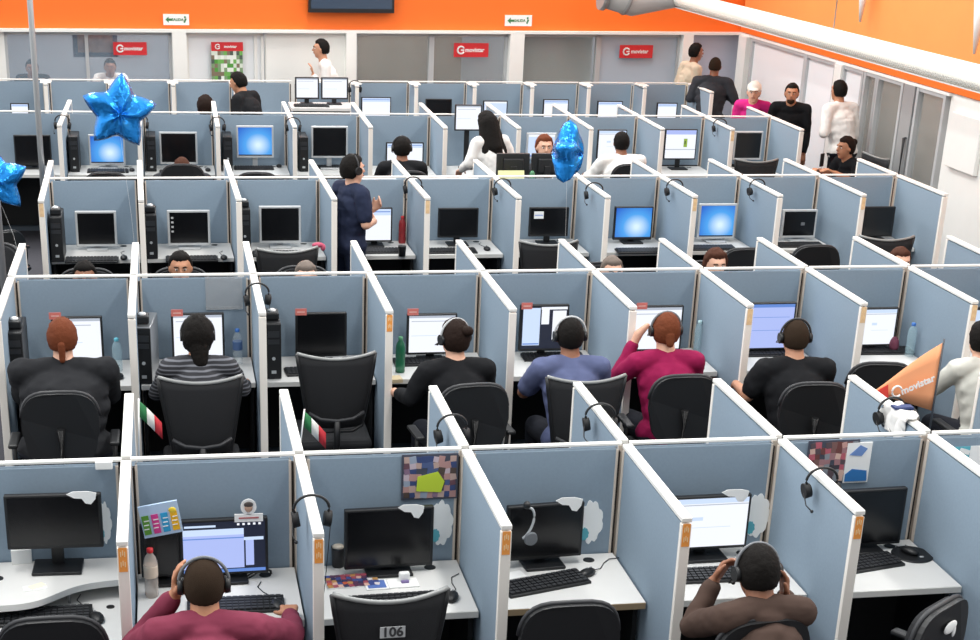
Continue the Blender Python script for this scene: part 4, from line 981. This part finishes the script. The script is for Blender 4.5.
bottle(238, 364, DESK, .24, PET, BLUC, 'clear water bottle beside the striped knit woman', label_m=mat('bottle_blue_label', '46618c', .5))
bottle(400, 372, DESK, .24, PETG, mat('green_cap', '4a8a62', .4), 'green tumbler on the desk of the cardigan woman')
bottle(697, 354, DESK, .24, PETB, mat('clear_cap', 'b8d8dc', .4), 'pale teal water bottle right of the magenta-topped woman')
bottle(909, 356, DESK, .24, PETB, BLUC, 'blue capped water bottle left of the orange flag')
bottle(402, 243, DESK, .24, mat('red_drink', '9a2c30', .4), REDC, 'red drink bottle beside the standing man in navy')
bottle(696, 161, DESK, .27, mat('dark_red_bottle', '7a1f35', .4), mat('dark_red_cap', '8a2a3c', .4), 'dark red bottle right of the green-marked fourth row monitor', rad=.04)
p = at(402, 256, z=DESK); MB().lathe([(.03, 0), (.035, .08), (.036, .09), (.03, .085)], BLK).build('cup', None, p); tag(bpy.data.objects['cup'], 'small black cup beside the red drink bottle', 'cup')
p = at(396, 381, z=DESK); MB().box((0, 0, .012), (.07, .09, .024), mat('tan_box', 'cbb893', .7)).build('small_box', None, p, .1); tag(bpy.data.objects['small_box'], 'small tan box on desk below the green tumbler', 'box')
p = at(895, 350, y=9.6); bg = MB().ell((0, 0, .055), (.035, .035, .06), mat('wine_cloth', '6c3448', .8)); bg.build('wine_pouch', None, (at(893, 352, z=DESK))); tag(bpy.data.objects['wine_pouch'], 'small wine-coloured pouch between monitor and water bottle', 'pouch')
# ------------------------------------------------------------------ papers, posters
def cloud(w, h, seed, n=72):
    rnd = random.Random(seed); pts = []
    for i in range(n):
        a = 2*PI*i/n; k = .92+.16*abs(math.sin(a*4.5+seed))+.02*rnd.uniform(-1, 1); pts.append((w/2*math.cos(a)*k*(1+.1*math.cos(2*a)), h/2*math.sin(a)*k))
    return pts
def sheet_on(name, px0, py0, px1, py1, y, lab, cat, fn, seed=1, rz=0):
    a, b = at(px0, py0, y=y), at(px1, py1, y=y); w, h = abs(b.x-a.x), abs(a.z-b.z); c = Vector(((a.x+b.x)/2, y, (a.z+b.z)/2)); o = fn(name, w, h, seed); o.location = c; o.rotation_euler = (0, 0, rz); return tag(o, lab, cat)
TEAL = mat('teal_print', '5fb4c4', .7)
def f_cloud(name, w, h, seed):
    m = MB().prism(cloud(w, h, seed), -.0015, .0015, mat('paper_pale', 'f8fbfb', .8)); m.prism([(x*.35-w*.25, z*.3-h*.28) for x, z in cloud(w, h, seed+1)], -.003, -.0016, TEAL); return m.build(name)
def f_torn(name, w, h, seed):
    pts = [(-w/2, h*.3), (-w*.3, h/2), (w*.2, h*.5), (w/2, h*.35), (w*.46, -h*.1), (w*.3, -h*.5), (w*.12, -h*.42), (w*.0, -h*.05), (-w*.25, 0)]
    return MB().prism(pts, -.0015, .0015, PAPER).build(name)
YA = ry('A', 1)
cl = dict(cat='paper', fn=f_cloud)
sheet_on('paper_cutout', 97, 503, 112, 542, YA-.0215, 'white cloud-shaped paper right of the leftmost front monitor', 'paper', f_cloud, 2)
sheet_on('paper_cutout', 431, 502, 451, 544, YA-.0215, 'white cloud-shaped paper below the collage with yellow note', 'paper', f_cloud, 4)
sheet_on('paper_cutout', 581, 502, 600, 542, YA-.0215, 'white cloud-shaped paper right of monitor with hanging headset', 'paper', f_cloud, 6)
sheet_on('paper_cutout', 748, 495, 766, 536, YA-.0215, 'white cloud-shaped paper right of the lit front monitor', 'paper', f_cloud, 8)
yt = YA-.13-.022
sheet_on('paper_scrap', 66, 492, 97, 504, yt-.012, 'torn white paper taped on the leftmost front monitor', 'paper', f_torn)
sheet_on('paper_scrap', 398, 505, 424, 518, yt, 'torn white paper taped above dark monitor below collage', 'paper', f_torn)
sheet_on('paper_scrap', 556, 498, 582, 511, yt-.012, 'torn white paper on corner of monitor with hanging headset', 'paper', f_torn)
sheet_on('paper_scrap', 722, 490, 748, 502, yt, 'torn white paper on corner of the lit front monitor', 'paper', f_torn)
def f_collage(cols, note=None, fr=None, n=(9, 7)):
    def f(name, w, h, seed):
        r = empty(name); rnd = random.Random(seed); m = MB().box((0, 0, 0), (w, .006, h), mat(fr or 'dull_frame', '4a4e5c', .5)); m.build('backing', r); m = MB()
        for i in range(n[0]):
            for j in range(n[1]):
                if rnd.random() < .12: continue
                c = rnd.choice(cols); q = rnd.uniform(.9, 1.25)
                m.box((-w*.46+w*.92*(i+.5)/n[0], -.004-.0005*rnd.random(), -h*.45+h*.9*(j+.5)/n[1]), (w*.92/n[0]*q, .002, h*.9/n[1]*q), mat('pic_'+c, c, .6), rot=(0, rnd.uniform(-.2, .2), 0))
        m.build('pictures', r)
        if note:
            MB().prism([(x+note[0]*w, z+note[1]*h) for x, z in [(-w*.24, -h*.18), (w*.2, -h*.22), (w*.26, h*.02), (w*.14, h*.24), (-w*.22, h*.14)]], -.009, -.007, mat('neon_note', 'c6dc3c', .7)).build('sticky_note', r)
        return r
    return f
COL1 = ['b98f8a', '8a6f86', '4e5f8a', 'c7b6bf', '6d4b56', '3a4a78', 'c0a49a', '9aa6b8', '55463f']
sheet_on('photo_collage', 402, 455, 457, 498, YA-.023, 'photo collage with a neon yellow note on front partition', 'picture', f_collage(COL1, (0, -.12)), 3)
COL2 = ['b85c6a', '7d5a56', '5a4a50', 'c89a92', '8a8f96', '6f3f3c', 'd4b2a4', '3f3b44', 'a3787c']
sheet_on('photo_collage', 809, 441, 854, 482, ry('A', 4)-.023, 'reddish photo collage pinned on the right front partition', 'picture', f_collage(COL2), 5)
a = sheet_on('blue_poster', 848, 443, 867, 482, ry('A', 4)-.0275, 'white and blue card pinned beside the reddish collage', 'poster', lambda n_, w, h, s: MB().box((0, .003, 0), (w, .008, h), PAPER).prism([(x, z-h*.33) for x, z in [(-w*.45, -h*.13), (w*.45, -h*.13), (w*.4, h*.13), (-w*.2, h*.18), (-w*.45, h*.05)]], -.004, -.002, mat('card_blue', '2f74b4', .6)).prism([(x+w*.02, z+h*.3) for x, z in [(-w*.4, -h*.1), (w*.1, -h*.13), (w*.3, h*.05), (w*.0, h*.14)]], -.004, -.002, mat('card_blue2', '6d8ec6', .6)).build(n_))
sheet_on('teal_card', 953, 447, 968, 462, ry('A', 5)-.0215, 'small teal and white card on rightmost front partition', 'card', lambda n_, w, h, s: MB().box((0, 0, 0), (w, .003, h), TEAL).box((w*.2, -.002, h*.2), (w*.6, .002, h*.3), PAPER, rot=(0, .3, 0)).build(n_))
sheet_on('white_card', 971, 446, 984, 470, ry('A', 5)-.0215, 'blank white card at the right edge of front row', 'card', lambda n_, w, h, s: MB().box((0, 0, 0), (w, .003, h), PAPER).build(n_))
# document holder of the second cubicle in the second row
sheet_on('document_holder', 205, 277, 243, 309, ry('B', 1)-.024, 'clear plastic document holder on partition, second row', 'holder', lambda n_, w, h, s: MB().box((0, 0, 0), (w, .008, h), PLEX).box((0, -.006, -h*.45), (w, .02, h*.08), PLEX).build(n_))
# calendar
def f_cal(name, w, h, seed):
    r = empty(name); MB().box((0, 0, 0), (w, .012, h), mat('calendar_sky', 'b9cfe8', .6), rot=(0, -.16, 0)).build('board', r); m = MB()
    for i, c in enumerate(['5f9a34', 'd8408f', '2f9fd0', 'f0b71e']):
        x = -w*.36+w*.24*i; m.box((x, -.008, -h*.1+x*.16), (w*.18, .003, h*.6), mat('cal_'+c, c, .6), rot=(0, -.16, 0))
        for q in range(3): m.box((x, -.010, -h*.22+h*.13*q+x*.16), (w*.13, .002, h*.03), PAPER, rot=(0, -.16, 0))
    m.build('month_block', r); m = MB().ell((w*.3, -.009, h*.3), (w*.1, .003, h*.09), mat('cal_sun', 'f2d13c', .6)); m.build('printed_sun', r); return r
sheet_on('calendar', 140, 504, 181, 534, YA-.15, 'colourful calendar with green, magenta, blue and yellow blocks', 'calendar', f_cal)
def f_card(name, w, h, seed):
    r = empty(name); MB().box((0, 0, -h*.33), (w, .004, h*.34), PAPER).build('name_strip', r); MB().box((0, -.003, -h*.33), (w*.7, .002, h*.06), mat('strip_ink', 'b06060', .6)).build('printed_line', r)
    MB().prism([(w*.28*math.cos(a), h*.14+h*.34*math.sin(a)) for a in [2*PI*i/20 for i in range(20)]], -.002, .002, PAPER).build('portrait_card', r)
    MB().ell((0, -.004, h*.12), (w*.15, .004, h*.2), mat('portrait_skin', 'c9a58f', .7)).ell((0, -.005, h*.25), (w*.17, .004, h*.13), mat('portrait_hair', '4a4442', .7)).build('portrait', r); return r
p = sheet_on('photo_card', 234, 499, 263, 521, YA-.13-.026, 'white card with small portrait standing on lit monitor', 'card', f_card)
# red tags on second row monitors
for k, x0, y0, lab in ((0, 50, 313, 'first'), (1, 172, 310, 'second'), (2, 296, 309, 'third'), (3, 408, 309, 'fourth'), (4, 522, 303, 'fifth'), (5, 637, 303, 'sixth')):
    y = ry('B', k)-.2-.021; p = at(x0+5, y0+3, y=y)
    proto('rtag', lambda: MB().box((0, 0, 0), (.075, .003, .045), mat('salmon_tag', 'd2756c', .7)).box((0, -.002, 0), (.05, .002, .006), mat('tag_line', 'e9c0b8', .7)).build('red_tag'), p, 0, f"small salmon tag atop the {lab} monitor of the second row", 'tag', 'salmon tags on the monitors')
# things on the front desks
Z = DESK
p = at(24, 545, y=6.5); p = at(86, 557, y=YA-.15); MB().box((0, 0, .035), (.09, .05, .07), PAPER, bev=.003).build('white_box', None, Vector((at(22, 562, z=.8).x, at(22, 562, z=.8).y, .80)), .1); tag(bpy.data.objects['white_box'], 'small white box beside the leftmost front monitor stand', 'box')
p = at(35, 588, z=.8); MB().box((0, 0, .0015), (.1, .05, .003), PAPER).box((.01, .01, .004), (.07, .04, .002), mat('paper_cream', 'e8e4cc', .8), rot=(0, 0, .4)).build('note_slips', None, p, .2); tag(bpy.data.objects['note_slips'], 'loose note slips on the wavy raised shelf', 'paper')
mg = empty('comic_magazine', at(352, 582, z=Z), .05, 'colourful magazine lying left on the desk with 106 chair', 'magazine')
MB().box((0, 0, .004), (.24, .13, .008), PAPER).build('pages', mg); m = MB(); rnd = random.Random(9)
for i in range(10):
    for j in range(5):
        c = rnd.choice(['a04a5a', '3f4f8c', 'd8b0a0', '5a3550', 'c05a3a', 'e0d8d8', '2f3358', 'b88a50']); m.box((-.108+.024*i, -.052+.026*j, .009), (.025, .027, .002), mat('mag_'+c, c, .5), rot=(0, 0, rnd.uniform(-.3, .3)))
m.build('cover_art', mg)
bk = empty('booklet', at(388, 585, z=Z), .04, 'open booklet with a blue page and a white page', 'booklet')
MB().box((-.055, 0, .004), (.105, .1, .007), PAPER).box((-.055, 0, .008), (.085, .08, .002), mat('booklet_blue', '5876b8', .6)).build('page', bk); MB().box((.07, 0, .004), (.14, .09, .007), PAPER).build('page', bk)
MB().box((.08, .02, .03), (.05, .03, .045), WHT, bev=.008).box((.08, .005, .012), (.035, .03, .01), mat('purple_print', '7a6a9a', .6)).build('clip', bk)
cc = at(318+20, 566, z=Z); r = empty('pen_cup', cc, 0, 'small dark cup with a pale lid left of magazine', 'cup'); MB().lathe([(.028, 0), (.032, .09), (.033, .1), (.028, .098)], DGR).build('cup_body', r); MB().ell((0, 0, .1), (.03, .03, .012), mat('cup_lid', 'cfc4b4', .6)).build('lid', r)
p = at(912, 555, z=Z); r = empty('mouse_pad', p, 0, 'round black mouse pad on the rightmost visible front desk', 'mouse pad'); MB().lathe([(.1, 0), (.102, .003), (.1, .006), (.09, .0065)], BLK, 32).build('pad', r); MB().box((.03, -.04, .0075), (.02, .012, .002), LGR).build('pad_print', r)
proto('mouse', mk_mouse(), p+Vector((-.01, .01, .007)), .5, 'black mouse lying on the round mouse pad', 'mouse', 'black computer mice')
p = at(515, 575, z=Z); MB().box((0, 0, .001), (.09, .07, .002), PAPER).build('loose_paper', None, p, .3); tag(bpy.data.objects['loose_paper'], 'loose white paper beside the keyboard on brown-edged desk', 'paper')
p = at(885, 557, z=Z); MB().box((0, 0, .001), (.08, .07, .002), PAPER).build('loose_paper', None, p, .5)
tag([o for o in bpy.data.objects if o.name.startswith('loose_paper') and 'label' not in o][0], 'loose white paper left of the round mouse pad', 'paper')
p = at(258, 575, z=Z); MB().tube([p+Vector((.16*math.cos(a)*.4, .05*math.sin(a*1.4), .004+.002*math.sin(a*3))) for a in [i*.45 for i in range(16)]], .003, BLK, 6).build('loose_cable'); tag(bpy.data.objects['loose_cable'], 'coiled black cable right of the blue windows monitor', 'cable')
p = at(722, 573, z=Z)
# small sockets on partitions
p = at(104, 464, y=YA-.03); MB().box((0, -.01, 0), (.075, .03, .04), WHT, bev=.005).build('outlet_box', None, p); tag(bpy.data.objects['outlet_box'], 'white outlet box under the cap of the leftmost front partition', 'outlet')
# ------------------------------------------------------------------ flags
fl = empty('orange_pennant', (at(940, 365, y=7.3).x, 7.3, 0), 0, 'orange triangular pennant flag on a thin dark pole', 'flag')
MB().cone((0, 0, .72), (0, 0, 1.54), .006, .005, mat('flag_pole', '3a4048', .4), 10).build('flagpole', fl)
tip = at(871, 392, y=7.3); tt = at(941, 344, y=7.3); bb = at(937, 411, y=7.3); ox = fl.location.x
A_, B_, T_ = (tt.x-ox-.02, tt.z), (bb.x-ox-.006, bb.z), (tip.x-ox, tip.z)
g = []
for i in range(13):
    t = i/12; row = []
    for s in (0, .25, .5, .75, 1):
        P0 = Vector((0, 1.52)).lerp(Vector((0, bb.z)), s); q = P0.lerp(Vector(T_), t); row.append((q.x, .012*math.sin(t*5), q.y))
    g.append(row)
MB().sheet(g, .003, mat('pennant_orange', 'ffae7c', .7)).build('pennant', fl)
m = MB(); qx = T_[0]
m.prism([(qx+.01, T_[1]-.0), (qx+.085, T_[1]+.045), (qx+.1, T_[1]-.045), (qx+.05, T_[1]-.035)], -.016, -.013, mat('pennant_red', 'e8463a', .7)); m.build('red_tip', fl)
m = MB(); rx, rzc = qx+.14, T_[1]+.005
m.tube([(rx+.027*math.cos(a), -.018, rzc+.03*math.sin(a)) for a in [.4+i*5.2/14 for i in range(15)]], .006, PAPER, 6); m.build('logo_ring', fl)
m = MB(); text_into(m, 'movistar', .056, PAPER, Matrix.Translation((rx+.115, -.020, rzc+.035)) @ Matrix.Rotation(-.40, 4, 'Y') @ FACE, .001); m.build('lettering', fl)
for px, py, lab, s in ((146, 418, 'small Mexican flag leaning at second front divider', -1), (318, 428, 'small Mexican flag leaning at third front divider', 1)):
    y = 7.15; p = at(px, py, y=y); j = 0 if px < 200 else 1; n_ = node('A', j); r = empty('small_flag', (n_.x+.04, y, 0), 0, lab, 'flag', 'small Mexican flags')
    dx = p.x-n_.x-.04
    MB().tube([(0, 0, 1.0), (dx*.35, 0, p.z+.10)], .004, WHT, 8).build('stick', r)
    for i, c in enumerate(('2f7d4a', 'e9e7e0', 'c9303a')):
        g = [[(dx*.35+(.035*i+.035*u)*1.0, .008*math.sin(i+u*2), p.z+.09-(.035*i+.035*u)*1.1-.085*v*(1)) for v in (0, .5, 1)] for u in (0, .5, 1)]
        MB().sheet(g, .002, mat('flag_'+c, c, .7)).build('stripe', r)
# draped cloth on divider stub below the pennant
n_ = node('A', 5); y = n_.y+.30; r = empty('draped_cloth', (n_.x, y, TOP), 0, 'white cloth with dark blue band draped over divider below pennant', 'cloth')
g = []
for i in range(13):
    t = -1+2*i/12; row = []
    for v in range(9):
        yy = -.13+.26*v/8; d = abs(t)
        x = .03*math.copysign(min(1, d*3), t)+(.012*math.sin(v*1.9+i) if d > .4 else 0); z = .006-(max(0, d-.3)**1.1)*.20*(1 if t < 0 else .5)+.01*math.sin(v*1.3); row.append((x*(1.25), yy+.03*math.sin(i*.9), z+.008))
    g.append(row)
MB().sheet(g, Vector((0, 0, .004)), c_wht).build('cloth_body', r); MB().box((0, .02, .02), (.09, .05, .012), mat('navy_band', '2b3a68', .7)).box((.052, .02, -.02), (.012, .05, .09), MC['navy_band']).build('blue_band', r)
# phone of the seated woman
MB().box((0, 0, 0), (.07, .01, .14), BLK, bev=.003).build('smartphone', None, at(822, 160, y=15.7), .6); tag(bpy.data.objects['smartphone'], 'dark phone just left of the seated woman with a bun', 'phone')
# ------------------------------------------------------------------ light
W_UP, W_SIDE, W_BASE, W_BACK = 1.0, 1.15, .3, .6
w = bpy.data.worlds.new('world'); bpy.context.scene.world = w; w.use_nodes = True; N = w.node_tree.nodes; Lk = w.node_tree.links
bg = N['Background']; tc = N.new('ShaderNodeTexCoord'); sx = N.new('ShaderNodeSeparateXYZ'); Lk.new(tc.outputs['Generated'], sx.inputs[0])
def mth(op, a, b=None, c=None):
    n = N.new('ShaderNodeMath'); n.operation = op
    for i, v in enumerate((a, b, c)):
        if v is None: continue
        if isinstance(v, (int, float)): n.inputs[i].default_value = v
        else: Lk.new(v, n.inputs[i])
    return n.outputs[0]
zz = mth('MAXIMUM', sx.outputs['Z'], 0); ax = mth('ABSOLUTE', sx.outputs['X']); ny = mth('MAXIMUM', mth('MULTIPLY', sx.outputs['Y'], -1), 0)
st = mth('ADD', mth('MULTIPLY', zz, W_UP), mth('ADD', mth('MULTIPLY', ax, W_SIDE), W_BASE))        # added glow from above and both sides, to brighten caps and divider faces
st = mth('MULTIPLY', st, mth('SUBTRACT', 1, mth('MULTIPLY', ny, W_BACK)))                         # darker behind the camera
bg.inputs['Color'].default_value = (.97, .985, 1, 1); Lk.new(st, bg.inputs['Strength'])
def area(name, loc, size, e, rot=(0, 0, 0), col=(1, .99, .96)):
    l = bpy.data.lights.new(name, 'AREA'); l.shape = 'RECTANGLE'; l.size, l.size_y = size; l.energy = e; l.color = col
    o = bpy.data.objects.new(name, l); C.objects.link(o); o.location = loc; o.rotation_euler = rot; return o
for i, x in enumerate((-1.5, 2.0, 5.5)):
    for y in (6, 11, 16, 20):
        area('ceiling_light', (x, y, 4.6), (.3, 2.4), 75)
area('office_fill', (8.95, 17.3, 2.9), (.8, 5), 60)  # unseen fill lamp added to brighten the room behind the right glass
for x in (0, 3.5, 6.8): area('office_fill', (x, 22.6+x*.1, 2.6), (1.5, .6), 45)  # unseen fill lamps added so the rooms behind the back glass read brighter
# ------------------------------------------------------------------ camera
cd = bpy.data.cameras.new('camera'); cd.sensor_fit = 'HORIZONTAL'; cd.sensor_width = 36; cd.lens = F*36/980
cd.shift_x = (490-CX)/980; cd.shift_y = (CY-320)/980; cd.clip_end = 100
co = bpy.data.objects.new('camera', cd); C.objects.link(co)
M = Matrix(((CR.x, CU.x, -_F.x, 0), (CR.y, CU.y, -_F.y, 0), (CR.z, CU.z, -_F.z, CZ), (0, 0, 0, 1))); co.matrix_world = M
sc = bpy.context.scene; sc.camera = co
sc.view_settings.view_transform = 'Standard'; sc.view_settings.look = 'None'; sc.view_settings.gamma = 1; sc.view_settings.exposure = .14
sc.cycles.use_denoising = True; sc.cycles.max_bounces = 6; sc.cycles.transparent_max_bounces = 8
